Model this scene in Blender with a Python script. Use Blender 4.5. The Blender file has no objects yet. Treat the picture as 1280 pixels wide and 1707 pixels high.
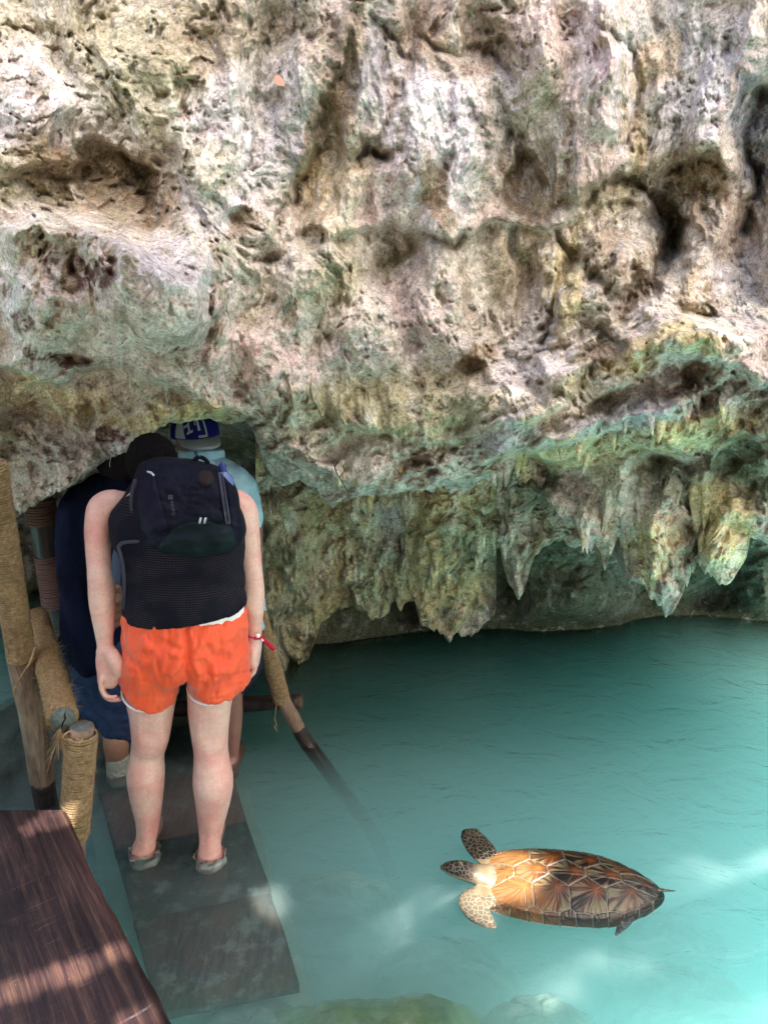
import bpy, bmesh, math, random
import numpy as np
from mathutils import Vector, Matrix
R = math.radians
rng = np.random.default_rng(7)
random.seed(7)
SC = bpy.context.scene
COL = SC.collection

# ------------------------------------------------------------------ camera
PITCH = R(18.0); CAMZ = 1.98; F = 1232.0
cd = bpy.data.cameras.new('camera'); cam = bpy.data.objects.new('camera', cd); COL.objects.link(cam)
cam.location = (0, 0, CAMZ); cam.rotation_euler = (R(90) - PITCH, 0, 0)
cd.sensor_fit = 'HORIZONTAL'; cd.sensor_width = 36.0; cd.lens = F / 1280 * 36.0
cd.clip_start = 0.05; cd.clip_end = 500
SC.camera = cam

# ------------------------------------------------------------------ light
SUN_DIR = Vector((0.42, -0.50, 0.86)).normalized()      # towards the sun
el = math.asin(SUN_DIR.z)
w = bpy.data.worlds.new('World'); SC.world = w; w.use_nodes = True
nt = w.node_tree; nt.nodes.clear()
sky = nt.nodes.new('ShaderNodeTexSky'); sky.sky_type = 'NISHITA'; sky.sun_disc = False
sky.sun_elevation = el; sky.sun_rotation = math.atan2(SUN_DIR.x, SUN_DIR.y)
sky.air_density = 1.0; sky.dust_density = 6.0; sky.ozone_density = 1.0
bg = nt.nodes.new('ShaderNodeBackground'); bg.inputs[1].default_value = 0.15
out = nt.nodes.new('ShaderNodeOutputWorld')
nt.links.new(sky.outputs[0], bg.inputs[0]); nt.links.new(bg.outputs[0], out.inputs[0])
sd = bpy.data.lights.new('sun', 'SUN'); sun = bpy.data.objects.new('sun', sd); COL.objects.link(sun)
sd.energy = 5.0; sd.angle = R(0.5); sd.color = (1.0, 0.95, 0.87)
sun.rotation_euler = SUN_DIR.to_track_quat('Z', 'Y').to_euler(); sun.location = SUN_DIR * 30
SC.view_settings.view_transform = 'Standard'; SC.view_settings.look = 'None'
SC.view_settings.exposure = 2.35; SC.view_settings.gamma = 1.0
SC.render.engine = 'CYCLES'
cy = SC.cycles
cy.max_bounces = 10; cy.diffuse_bounces = 5; cy.glossy_bounces = 3; cy.transmission_bounces = 4
cy.transparent_max_bounces = 16; cy.volume_bounces = 7
cy.use_denoising = True; cy.denoising_prefilter = 'NONE'; cy.sample_clamp_indirect = 4.0; cy.use_light_tree = False; cy.caustics_reflective = False
cy.use_adaptive_sampling = True; cy.adaptive_threshold = 0.01

# ------------------------------------------------------------------ helpers
cP, sP = math.cos(PITCH), math.sin(PITCH)
def ray(px, py):
    x = (np.asarray(px, float) - 640) / F; u = (853.5 - np.asarray(py, float)) / F
    return x, cP + u * sP, -sP + u * cP
def PY(px, py, Y):
    x, y, z = ray(px, py); t = Y / y
    return np.stack([x * t, y * t, CAMZ + z * t], -1)
def PZ(px, py, z0=0.0):
    x, y, z = ray(px, py); t = (z0 - CAMZ) / z
    return np.stack([x * t, y * t, CAMZ + z * t], -1)
def V(a): return Vector((float(a[0]), float(a[1]), float(a[2])))
def pv(px, py, Y): return V(PY(px, py, Y))
def pz(px, py, z=0.0): return V(PZ(px, py, z))

_perm = rng.permutation(4096)
_grad = rng.normal(size=(4096, 3)); _grad /= np.linalg.norm(_grad, axis=1)[:, None]
def perlin(p):
    p = np.asarray(p, float); i = np.floor(p).astype(np.int64); f = p - i
    u = f * f * f * (f * (f * 6 - 15) + 10)
    res = 0
    for dx in (0, 1):
        wx = u[..., 0] if dx else 1 - u[..., 0]
        hx = _perm[(i[..., 0] + dx) & 4095]
        for dy in (0, 1):
            wy = u[..., 1] if dy else 1 - u[..., 1]
            hy = _perm[(hx + i[..., 1] + dy) & 4095]
            for dz in (0, 1):
                wz = u[..., 2] if dz else 1 - u[..., 2]
                h = _perm[(hy + i[..., 2] + dz) & 4095]; g = _grad[h]
                d = g[..., 0] * (f[..., 0] - dx) + g[..., 1] * (f[..., 1] - dy) + g[..., 2] * (f[..., 2] - dz)
                res = res + wx * wy * wz * d
    return res * 1.6
def fbm(p, o=4, lac=2.03, g=0.5):
    a, s, r = 1.0, 0.0, 0.0
    for k in range(o):
        r = r + a * perlin(p * lac ** k + 17.3 * k); s += a; a *= g
    return r / s
def billow(p, o=4, g=0.5):
    a, s, r = 1.0, 0.0, 0.0
    for k in range(o):
        r = r + a * np.abs(perlin(p * 2.07 ** k + 9.1 * k)); s += a; a *= g
    return r / s                                    # 0 at creases
def sstep(a, b, x):
    t = np.clip((x - a) / (b - a), 0, 1); return t * t * (3 - 2 * t)
def mixc(a, b, t): return a + (np.asarray(b) - a) * t[..., None]

def grid_mesh(name, pts, mat, parent=None, col=None, smooth=True, flip=False):
    """pts: (rows, cols, 3)"""
    nr, nc = pts.shape[:2]
    me = bpy.data.meshes.new(name)
    idx = np.arange(nr * nc).reshape(nr, nc)
    q = np.stack([idx[:-1, :-1], idx[1:, :-1], idx[1:, 1:], idx[:-1, 1:]], -1).reshape(-1, 4)
    if flip: q = q[:, ::-1]
    me.vertices.add(nr * nc); me.vertices.foreach_set('co', pts.reshape(-1).astype(np.float32))
    me.loops.add(q.size); me.loops.foreach_set('vertex_index', q.reshape(-1).astype(np.int32))
    me.polygons.add(len(q)); me.polygons.foreach_set('loop_start', np.arange(0, q.size, 4, dtype=np.int32))
    me.update(calc_edges=True)
    if smooth: me.polygons.foreach_set('use_smooth', np.ones(len(q), bool))
    if col is not None:
        a = me.color_attributes.new('tint', 'FLOAT_COLOR', 'POINT')
        c = np.concatenate([col.reshape(-1, 3), np.ones((nr * nc, 1))], 1).astype(np.float32)
        a.data.foreach_set('color', c.reshape(-1))
    me.materials.append(mat)
    o = bpy.data.objects.new(name, me); COL.objects.link(o); o.parent = parent
    return o
def mesh_obj(name, verts, faces, mat, parent=None, smooth=True, col=None):
    me = bpy.data.meshes.new(name); me.from_pydata([tuple(map(float, v)) for v in verts], [], [tuple(map(int, f)) for f in faces])
    if smooth: me.polygons.foreach_set('use_smooth', np.ones(len(me.polygons), bool))
    if col is not None:
        a = me.color_attributes.new('tint', 'FLOAT_COLOR', 'POINT')
        c = np.concatenate([np.asarray(col).reshape(-1, 3), np.ones((len(verts), 1))], 1).astype(np.float32)
        a.data.foreach_set('color', c.reshape(-1))
    if mat: me.materials.append(mat)
    me.update()
    o = bpy.data.objects.new(name, me); COL.objects.link(o); o.parent = parent
    return o
def thing(name, label, cat, loc=(0, 0, 0), group=None):
    o = bpy.data.objects.new(name, None); COL.objects.link(o); o.location = loc; o.empty_display_size = 0.05
    return tag(o, label, cat, group)
def tag(o, label, cat, group=None):
    o['label'] = label; o['category'] = cat
    if group: o['group'] = group
    return o
def put(o, parent):
    """parent a world-space mesh under an empty that is only translated"""
    o.parent = parent; o.location = -parent.location
    return o
def sub(o, parent):
    o.parent = parent; return o

# node material helper
class M:
    def __init__(s, name, rough=0.8, spec=0.3):
        s.m = bpy.data.materials.new(name); s.m.use_nodes = True; s.t = s.m.node_tree
        s.b = s.t.nodes['Principled BSDF']; s.out = s.t.nodes['Material Output']
        s.b.inputs['Roughness'].default_value = rough
        s.b.inputs['Specular IOR Level'].default_value = spec
    def n(s, typ, **k):
        nd = s.t.nodes.new('ShaderNode' + typ)
        for a, v in k.items():
            if a.startswith('i_'):
                key = a[2:]; key = int(key) if key.isdigit() else key.replace('_', ' ')
                inp = nd.inputs[key]
                if isinstance(v, bpy.types.NodeSocket): s.t.links.new(v, inp)
                else: inp.default_value = v
            else: setattr(nd, a, v)
        return nd
    def l(s, a, b): s.t.links.new(a, b)
    def coord(s, which='Object', scale=(1, 1, 1)):
        tc = s.n('TexCoord'); mp = s.n('Mapping'); s.l(tc.outputs[which], mp.inputs[0]); mp.inputs['Scale'].default_value = scale
        return mp.outputs[0]
    def noise(s, vec, scale, detail=6, rough=0.6, dist=0.0):
        nd = s.n('TexNoise'); s.l(vec, nd.inputs['Vector']); nd.inputs['Scale'].default_value = scale
        nd.inputs['Detail'].default_value = detail; nd.inputs['Roughness'].default_value = rough; nd.inputs['Distortion'].default_value = dist
        return nd.outputs['Fac']
    def ramp(s, fac, stops):
        nd = s.n('ValToRGB'); s.l(fac, nd.inputs[0]); e = nd.color_ramp.elements
        while len(e) < len(stops): e.new(0.5)
        for k, (p, c) in enumerate(stops):
            e[k].position = p; c = c if isinstance(c, (tuple, list)) else (c, c, c); e[k].color = (*c[:3], 1)
        return nd.outputs[0]
    def mix(s, fac, a, b, mode='MIX'):
        nd = s.n('Mix', data_type='RGBA', blend_type=mode)
        for v, k in ((fac, 0), (a, 6), (b, 7)):
            if isinstance(v, bpy.types.NodeSocket): s.l(v, nd.inputs[k])
            else: nd.inputs[k].default_value = v if k == 0 else (*v[:3], 1)
        return nd.outputs[2]
    def math(s, op, a, b=0.0):
        nd = s.n('Math', operation=op)
        for k, v in enumerate((a, b)):
            if isinstance(v, bpy.types.NodeSocket): s.l(v, nd.inputs[k])
            else: nd.inputs[k].default_value = v
        return nd.outputs[0]
    def color(s, c):
        if isinstance(c, bpy.types.NodeSocket): s.l(c, s.b.inputs['Base Color'])
        else: s.b.inputs['Base Color'].default_value = (*c[:3], 1)
        return s
    def bump(s, h, strength=0.5, dist=0.01, prev=None):
        nd = s.n('Bump'); s.l(h, nd.inputs['Height']); nd.inputs['Strength'].default_value = strength
        nd.inputs['Distance'].default_value = dist
        if prev is not None: s.l(prev, nd.inputs['Normal'])
        s.l(nd.outputs[0], s.b.inputs['Normal']); return nd.outputs[0]
# ================================================================== ROCK
def rock_material(name, wet=0.0):
    m = M(name, rough=0.88, spec=0.25)
    g = m.n('NewGeometry').outputs['Position']
    at = m.n('Attribute', attribute_name='tint').outputs['Color']
    n1 = m.noise(g, 26, 9, 0.68); n2 = m.noise(g, 90, 6, 0.7); n3 = m.noise(g, 9, 7, 0.62, 0.6)
    vo = m.n('TexVoronoi', feature='F1'); m.l(g, vo.inputs['Vector']); vo.inputs['Scale'].default_value = 60
    pits = m.ramp(m.math('MULTIPLY', vo.outputs['Distance'], m.noise(g, 30, 3)), [(0.04, 0.0), (0.13, 1.0)])
    c = m.mix(1.0, at, m.ramp(n1, [(0.34, 0.42), (0.44, 0.9), (0.58, 1.12), (0.70, 1.35)]), 'MULTIPLY')
    c = m.mix(1.0, c, m.ramp(n2, [(0.34, 0.50), (0.50, 1.0), (0.64, 1.3)]), 'MULTIPLY')
    spots = m.ramp(m.noise(g, 42, 8, 0.75), [(0.60, 0.0), (0.68, 1.0)])
    c = m.mix(m.math('MULTIPLY', spots, 0.55), c, (0.10, 0.075, 0.045))
    pale = m.ramp(m.noise(g, 17, 9, 0.7, 0.5), [(0.57, 0.0), (0.66, 1.0)])
    c = m.mix(m.math('MULTIPLY', pale, 0.45), c, (0.66, 0.62, 0.55))
    c = m.mix(m.math('MULTIPLY', m.ramp(pits, [(0, 1.0), (1, 0.0)]), 0.35), c, (0.08, 0.06, 0.04))
    sp2 = m.ramp(m.noise(g, 105, 5, .8), [(.60, 0), (.655, 1)]); c = m.mix(m.math('MULTIPLY', sp2, .5), c, (.09, .07, .045))
    fl = m.ramp(m.noise(g, 135, 4, .75), [(.60, 0), (.65, 1)]); c = m.mix(m.math('MULTIPLY', fl, .45), c, (.70, .67, .60))
    m.color(c)
    b = m.bump(n3, 0.6, 0.02)
    b = m.bump(n1, 0.8, 0.010, b)
    b = m.bump(n2, 0.7, 0.005, b)
    b = m.bump(pits, 0.6, 0.006, b)
    return m.m
MAT_ROCK = rock_material('limestone')

def idw(px, py, cps, power=2.2, soft=40.0):
    num = 0; den = 0
    for (x, y, v) in cps:
        d2 = ((px - x) ** 2 + (py - y) ** 2 + soft ** 2); w = d2 ** (-power / 2 * 1.6)
        num = num + w * v; den = den + w
    return num / den
def ell(px, py, cx, cy, rx, ry, rot=0.0):
    c, s = math.cos(R(rot)), math.sin(R(rot)); dx, dy = px - cx, py - cy
    return np.sqrt(((dx * c + dy * s) / rx) ** 2 + ((-dx * s + dy * c) / ry) ** 2)
def seg_dist(px, py, pl):
    best = np.full(px.shape, 1e9); sgn = np.zeros(px.shape)
    for (x0, y0), (x1, y1) in zip(pl[:-1], pl[1:]):
        dx, dy = x1 - x0, y1 - y0; L2 = dx * dx + dy * dy + 1e-9
        t = np.clip(((px - x0) * dx + (py - y0) * dy) / L2, 0, 1)
        ex, ey = px - (x0 + t * dx), py - (y0 + t * dy); d = np.hypot(ex, ey)
        m = d < best; best = np.where(m, d, best); sgn = np.where(m, np.sign(dx * ey - dy * ex), sgn)
    return best, sgn                               # + = below a left-to-right line

CREAM = np.array((.59, .52, .45)); PINK = np.array((.60, .46, .43)); LILAC = np.array((.66, .61, .63))
OLIVE = np.array((.37, .34, .20)); BROWN = np.array((.25, .175, .11)); RED = np.array((.11, .045, .035))
GGREEN = np.array((.66, .54, .28)); BLUEG = np.array((.38, .38, .44)); OCHRE = np.array((.42, .27, .08))
MOSS = np.array((.055, .065, .03)); DBLUE = np.array((.12, .14, .19)); TEAL = np.array((.26, .32, .20)); WHITE = np.array((.68, .65, .57))
# (cx, cy, rx, ry, rot, colour, strength, edge)
PATCH = [
 (180, 60, 330, 130, 0, OLIVE, .5), (60, 170, 120, 90, 0, LILAC, .45), (250, 120, 120, 90, 20, OLIVE, .5), (60, 150, 40, 50, 0, LILAC, .8),
 (420, 60, 160, 70, 0, BROWN, .55), (600, 110, 50, 170, 5, BROWN, .75), (640, 120, 38, 120, 8, BLUEG, .6), (90, 290, 170, 50, 0, OLIVE, .7),
 (150, 300, 140, 60, 25, BROWN, .75), (250, 330, 34, 60, 30, BROWN, .85), (380, 240, 70, 160, 12, LILAC, .8), (480, 190, 55, 110, -5, BLUEG, .55),
 (340, 280, 60, 40, 40, OLIVE, .6), (430, 120, 100, 60, 0, CREAM, .4), (530, 240, 25, 110, 18, BROWN, .8), (560, 330, 60, 80, 0, GGREEN, .45),
 (690, 260, 70, 150, 6, LILAC, .95), (790, 180, 60, 120, 0, LILAC, .7), (640, 330, 45, 80, 0, PINK, .8), (720, 330, 18, 80, -8, BROWN, .9),
 (760, 280, 20, 110, 6, LILAC, .9), (845, 190, 60, 60, 0, CREAM, .5), (800, 40, 150, 50, 0, BROWN, .55), (900, 60, 120, 60, 0, PINK, .5), (790, 85, 90, 40, -10, BROWN, .7),
 (880, 310, 48, 80, 0, BROWN, .95), (950, 280, 38, 60, 0, BROWN, .6), (1000, 180, 50, 130, 4, PINK, .85), (1035, 150, 16, 110, 3, LILAC, .6),
 (1095, 105, 34, 60, 25, OCHRE, .9), (1150, 90, 80, 110, 0, LILAC, .35), (1180, 130, 60, 100, 0, BLUEG, .4), (1130, 190, 90, 60, 0, LILAC, .6), (1160, 300, 58, 62, 0, BROWN, .95),
 (1255, 230, 34, 110, 0, DBLUE, .75), (1060, 240, 18, 80, 0, OCHRE, .5), (1010, 330, 60, 30, -20, OLIVE, .8), (1110, 370, 28, 60, 0, MOSS, .85), (1060, 470, 22, 70, 25, BROWN, .8),
 (110, 440, 110, 50, 10, CREAM, .5), (230, 500, 190, 95, 12, PINK, .8), (300, 450, 80, 40, 10, LILAC, .6), (60, 410, 40, 22, 20, RED, .95), (110, 450, 50, 30, 35, RED, .95), (165, 462, 30, 22, 20, RED, .9), (20, 500, 30, 60, 0, LILAC, .6),
 (30, 535, 24, 14, 40, RED, .9), (120, 592, 50, 6, 4, RED, 1.), (60, 585, 16, 8, 20, RED, 1.), (145, 680, 22, 16, 30, RED, 1.), (175, 715, 26, 22, 60, RED, 1.), (240, 570, 120, 40, 8, CREAM, .5),
 (400, 380, 30, 22, -20, BROWN, .8), (525, 400, 22, 35, 0, OLIVE, .8), (480, 470, 110, 100, 0, CREAM, .6), (450, 620, 120, 50, 20, PINK, .8), (280, 590, 160, 40, 12, PINK, .55), (90, 670, 110, 40, 10, GGREEN, .55), (60, 760, 90, 90, 0, BROWN, .55),
 (320, 690, 90, 20, 6, GGREEN, .85), (120, 790, 60, 25, -35, CREAM, .8), (250, 700, 60, 20, -10, GGREEN, .8), (660, 420, 18, 45, 30, OLIVE, .5), (560, 470, 60, 40, -35, OLIVE, .6),
 (720, 500, 60, 90, 0, PINK, .7), (800, 470, 90, 90, 0, CREAM, .75), (870, 430, 50, 50, 0, OCHRE, .35), (790, 605, 28, 32, 0, BROWN, .95), (700, 590, 40, 70, 10, PINK, .6), (890, 600, 60, 50, 0, LILAC, .6),
 (850, 480, 22, 60, 0, BROWN, .5), (985, 460, 55, 110, 8, CREAM, .8), (1000, 430, 35, 55, -10, BROWN, .7), (940, 480, 20, 100, 8, GGREEN, .7), (1020, 590, 40, 35, 0, BROWN, .85), (1030, 620, 25, 20, 0, OCHRE, .6), (1140, 450, 45, 80, 28, CREAM, .85),
 (1170, 500, 30, 60, 0, OCHRE, .4), (1230, 450, 50, 90, 0, BLUEG, .5), (1220, 380, 50, 60, 0, BROWN, .6), (640, 680, 190, 55, -6, OLIVE, .85), (700, 730, 120, 30, -5, OLIVE, .6), (520, 730, 120, 30, 5, CREAM, .6), (640, 770, 100, 30, -5, CREAM, .7), (740, 775, 60, 26, -10, CREAM, .8), (690, 775, 30, 30, 0, BROWN, .5),
 (880, 700, 90, 28, -30, BLUEG, .85), (960, 660, 120, 30, -28, GGREEN, .6), (1010, 640, 110, 20, -28, WHITE, .65), (1060, 590, 60, 20, -30, GGREEN, .8), (1160, 560, 70, 28, 10, GGREEN, .9), (1190, 540, 50, 14, 10, WHITE, .7), (1120, 670, 40, 22, -10, PINK, .95), (1080, 690, 40, 40, 0, BLUEG, .5), (1150, 640, 50, 40, 0, BROWN, .55),
 (1160, 720, 110, 28, -12, GGREEN, .95), (960, 760, 130, 25, -8, GGREEN, .8), (1200, 640, 16, 6, -10, WHITE, 1.), (890, 800, 50, 26, 0, MOSS, .9), (1110, 800, 60, 34, -20, MOSS, .8), (1240, 780, 50, 70, 0, MOSS, .9), (1040, 790, 60, 40, 0, OLIVE, .6), (1160, 820, 30, 30, 0, MOSS, .6),  # small white dab puts the ledge's sun spot into the colour
 (975, 850, 28, 60, 0, CREAM, .95), (1050, 850, 45, 60, 0, WHITE, .5), (1010, 900, 14, 50, 0, OCHRE, .5), (1100, 930, 50, 70, 0, GGREEN, .8), (1200, 880, 50, 80, 0, GGREEN, .9), (1120, 960, 20, 60, 20, BLUEG, .5),
]
def rock_color(px, py, pos, patches=PATCH, base=CREAM):
    wx = px + 26 * fbm(pos * 4.0, 4) * 1.8 + 14 * fbm(pos * 16.0 + 5, 3); wy = py + 26 * fbm(pos * 5.0 + 31, 4) + 14 * fbm(pos * 16.0 + 50, 3)
    c = np.broadcast_to(base, px.shape + (3,)).copy()
    n = fbm(pos * 2.2 + 3, 5); c = mixc(c, PINK, sstep(-.05, .25, n) * .55)
    n = fbm(pos * 3.1 + 40, 5); c = mixc(c, OLIVE, sstep(.05, .3, n) * .4); n = fbm(pos * 2.6 + 90, 5); c = mixc(c, LILAC * .8, sstep(.0, .25, n) * .5)
    for (cx, cy, rx, ry, rot, colr, st) in patches:
        d = ell(wx, wy, cx, cy, rx, ry, rot); edge = .16 if colr is RED else .38
        t = 1 - sstep(1 - edge, 1 + edge, d)
        if colr is RED: t = t * sstep(-.28, -.1, fbm(pos * 18 + 7, 4))
        c = mixc(c, colr, t * st)
    sp = pos * np.array((1, 1, .28))
    n = fbm(sp * 9 + 11, 5); c = mixc(c, BROWN, sstep(.14, .32, n) * .55)
    n = fbm(sp * 14 + 21, 4); c = mixc(c, WHITE, sstep(.12, .32, n) * .45)
    n = fbm(pos * 11 + 61, 5); c = mixc(c, OLIVE * .8, sstep(.12, .3, n) * .4)
    n = fbm(pos * 20 + 81, 3); c = c * (1 + .35 * n)[..., None]
    c = mixc(c, MOSS * 1.6, sstep(.17, .01, pos[..., 2] + .10 * fbm(pos * 6 + 33, 3)) * .7)
    return np.clip(c * .94, .01, .9)

BUMPS = [  # cx, cy, rx, ry, rot, amp(m, + = deeper), plateau
 (215, 325, 120, 62, 42, .17), (90, 320, 110, 60, 0, .10), (880, 320, 44, 80, 0, .17), (1162, 300, 52, 62, 0, .20), (950, 350, 30, 40, 0, .08),
 (1108, 385, 26, 60, 0, .18), (1070, 470, 18, 80, 28, .12), (1000, 470, 80, 130, 5, -.24), (1140, 460, 55, 95, 28, -.16), (790, 608, 26, 34, 0, .13),
 (130, 500, 200, 110, 10, -.14), (300, 520, 130, 90, 20, -.08), (105, 447, 60, 28, 30, .06), (55, 410, 34, 18, 20, .06), (165, 463, 28, 18, 20, .05), (120, 592, 52, 8, 4, .08),
 (145, 682, 20, 13, 30, .06), (175, 716, 22, 18, 60, .06), (400, 380, 30, 20, -20, .07), (525, 410, 20, 36, 0, .07), (640, 250, 30, 14, -20, .08), (660, 425, 16, 48, 32, .03),
 (450, 620, 110, 60, 20, -.10), (700, 240, 60, 150, 4, -.14), (790, 250, 45, 130, 0, -.10), (1000, 170, 50, 150, 4, -.16), (1040, 160, 14, 120, 4, .05), (380, 230, 60, 150, 10, -.10), (490, 200, 50, 140, 5, -.08),
 (560, 200, 22, 160, 12, .09), (730, 510, 50, 120, 10, -.08), (830, 500, 60, 120, 0, -.10), (920, 540, 35, 90, 0, -.09), (875, 480, 16, 80, 5, .06), (640, 560, 60, 80, 10, -.06), (560, 560, 60, 90, 0, -.05),
 (1020, 595, 38, 34, 0, .09), (1160, 560, 80, 36, 10, -.14), (1150, 650, 70, 42, -10, .12), (700, 690, 180, 50, -5, -.07), (860, 790, 60, 30, 0, .16), (700, 775, 110, 34, -6, -.12), (520, 770, 60, 34, 20, -.06),
 (1160, 790, 110, 60, -15, .16), (1240, 790, 50, 90, 0, .18), (1200, 880, 46, 80, 0, -.12), (1110, 930, 36, 90, 0, -.08), (975, 850, 24, 70, 0, -.08), (1050, 840, 40, 60, 0, -.05), (60, 740, 90, 80, 20, .10), (600, 430, 30, 60, 20, -.05),
 (1240, 240, 40, 120, 0, .12), (1240, 430, 50, 100, 0, .08), (60, 180, 120, 90, 0, -.06), (240, 150, 120, 110, 0, -.05), (830, 110, 40, 50, 0, .07), (930, 90, 50, 60, 0, -.06), (1100, 100, 36, 70, 20, -.06),
]
STEPS = [  # polyline, amp, width, decay px
 ([(-200, 610), (0, 605), (60, 620), (160, 606), (300, 650), (420, 690)], .16, 10, 130),
 ([(430, 735), (560, 790), (600, 832), (700, 818), (830, 792), (860, 766), (980, 730), (1080, 696), (1160, 660), (1215, 632), (1290, 655), (1500, 690)], .24, 16, 900),
 ([(560, 395), (640, 372), (700, 392), (745, 418), (820, 372), (930, 388), (985, 310), (1060, 300)], .10, 9, 200),
 ([(0, 385), (120, 392), (230, 420), (330, 470), (345, 520)], -.10, 12, 140),
 ([(800, 690), (900, 640), (1000, 600), (1100, 540), (1230, 555), (1500, 560)], -.18, 26, 1500),
 ([(820, 760), (940, 700), (1040, 640), (1110, 600)], .08, 8, 60), ([(960, 720), (1060, 670), (1140, 650)], .07, 8, 50),
 ([(480, 740), (600, 720), (760, 740), (840, 700)], .07, 8, 50), ([(300, 260), (350, 330), (420, 400)], .06, 10, 60), ([(600, 120), (560, 240), (500, 330)], .06, 8, 60),
 ([(930, 380), (1010, 345), (1100, 360), (1180, 400)], .08, 10, 60),
]
GROOVES = [([(596, 255), (625, 238), (650, 250)], .09, 7), ([(700, 392), (745, 420), (765, 405)], .08, 6), ([(1035, 530), (1058, 485), (1088, 440), (1110, 400)], .10, 9), ([(930, 385), (942, 440), (918, 500), (905, 565)], .08, 7),
 ([(545, 170), (532, 230), (505, 290), (490, 345)], .06, 7), ([(655, 60), (684, 105), (662, 180), (640, 232)], .05, 6), ([(668, 400), (655, 440), (640, 475)], .04, 8), ([(985, 335), (1040, 298), (1095, 335), (1120, 370)], .09, 9), ([(344, 470), (352, 540), (330, 585)], .05, 7),
 ([(700, 60), (760, 95), (790, 80), (860, 130)], .05, 8), ([(1000, 40), (1050, 70), (1062, 130), (1045, 240)], .05, 6), ([(820, 140), (852, 190), (846, 250)], .05, 6), ([(1250, 150), (1235, 240), (1255, 300), (1240, 380)], .10, 9), ([(200, 250), (240, 300), (262, 380)], .06, 10), ([(430, 450), (500, 410), (560, 400)], .04, 8),
 ([(880, 600), (960, 560), (1010, 560)], .05, 7), ([(860, 760), (900, 800), (980, 800)], .10, 12), ([(1060, 770), (1120, 760), (1180, 770)], .08, 12), ([(870, 722), (960, 692), (1060, 655), (1160, 628)], .09, 16), ([(760, 715), (860, 676), (960, 632), (1040, 600)], .05, 8), ([(700, 755), (730, 770), (760, 750)], .05, 5), ([(480, 740), (520, 760), (570, 765)], .05, 6)]
CP_A = [(-300, -300, 2.9), (0, -300, 2.9), (640, -300, 3.0), (1280, -300, 3.1), (1600, -300, 3.1), (0, 0, 2.72), (400, 0, 2.80), (800, 0, 2.92), (1280, 0, 2.92), (1600, 0, 3.0), (-300, 200, 2.6),
 (180, 200, 2.72), (500, 200, 2.82), (800, 200, 2.90), (1100, 200, 2.98), (1300, 250, 3.0), (0, 400, 2.5), (150, 470, 2.42), (300, 500, 2.46), (480, 480, 2.66), (640, 400, 2.84), (640, 550, 2.80), (850, 480, 2.88), (1000, 450, 2.95), (1150, 450, 3.0), (1300, 480, 3.0),
 (-300, 600, 2.3), (0, 620, 2.38), (100, 680, 2.50), (250, 690, 2.52), (400, 700, 2.62), (20, 830, 2.62), (-300, 900, 2.6), (450, 740, 2.74), (550, 760, 2.72), (700, 750, 2.66), (640, 650, 2.82), (830, 730, 2.62), (1000, 650, 2.74), (960, 740, 2.56), (1150, 600, 2.74), (1150, 700, 2.54), (1300, 600, 2.70), (1300, 710, 2.50), (1500, 620, 2.6),
 (1000, 800, 2.80), (1100, 900, 2.85), (1200, 900, 2.80), (960, 800, 2.9), (1300, 850, 2.7), (700, 800, 2.95), (850, 780, 2.9), (1500, 900, 2.7)]
EDGE_A = [(-400, 880), (-100, 900), (0, 880), (20, 868), (45, 850), (70, 835), (85, 826), (110, 815), (135, 800), (160, 779), (175, 768), (200, 757), (215, 752), (232, 738), (250, 730), (262, 716), (280, 705), (300, 706), (330, 700), (350, 697), (368, 706), (384, 707), (398, 702), (410, 701), (420, 712), (428, 735), (436, 760), (446, 782), (458, 800), (470, 812),
 (500, 800), (530, 822), (556, 848), (572, 832), (600, 828), (650, 824), (700, 816), (718, 822), (730, 812), (770, 824), (800, 800), (830, 806), (850, 815), (880, 812), (905, 826), (925, 850), (938, 868), (950, 862), (962, 880), (970, 900), (976, 909), (984, 916), (992, 908), (1000, 925), (1008, 948), (1014, 926), (1024, 908), (1032, 896), (1037, 925), (1040, 961), (1050, 968), (1062, 972), (1072, 975), (1082, 995), (1096, 1006), (1103, 1015),
 (1109, 1027), (1120, 1019), (1130, 1006), (1140, 985), (1144, 960), (1146, 946), (1156, 936), (1168, 937), (1175, 957), (1188, 960), (1197, 976), (1206, 974), (1216, 970), (1232, 950), (1244, 930), (1250, 897), (1265, 900), (1280, 905), (1300, 930), (1340, 960), (1420, 930), (1600, 950)]
EDGE_B = [(405, 760), (425, 800), (428, 900), (434, 1000), (445, 1085), (462, 1130), (476, 1140), (500, 1130), (517, 1092), (524, 1070), (535, 1040), (560, 1020), (585, 1010), (604, 1022), (622, 1034), (640, 1028), (649, 1022), (652, 1004), (660, 1002), (665, 1018), (669, 1020), (675, 1004), (682, 1004), (690, 1000), (694, 1011), (700, 1040), (712, 1050), (727, 1049), (734, 1056), (742, 1067), (750, 1066), (757, 1058), (775, 1062), (795, 1056), (804, 1045), (812, 1035), (822, 1030), (828, 1000), (826, 950), (822, 915), (832, 915), (840, 950), (850, 975), (858, 992), (866, 1001), (873, 985), (880, 960), (892, 925), (905, 915), (930, 900), (960, 915), (1000, 880), (1060, 860), (1130, 850), (1250, 850), (1330, 850), (1600, 850)]
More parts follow.
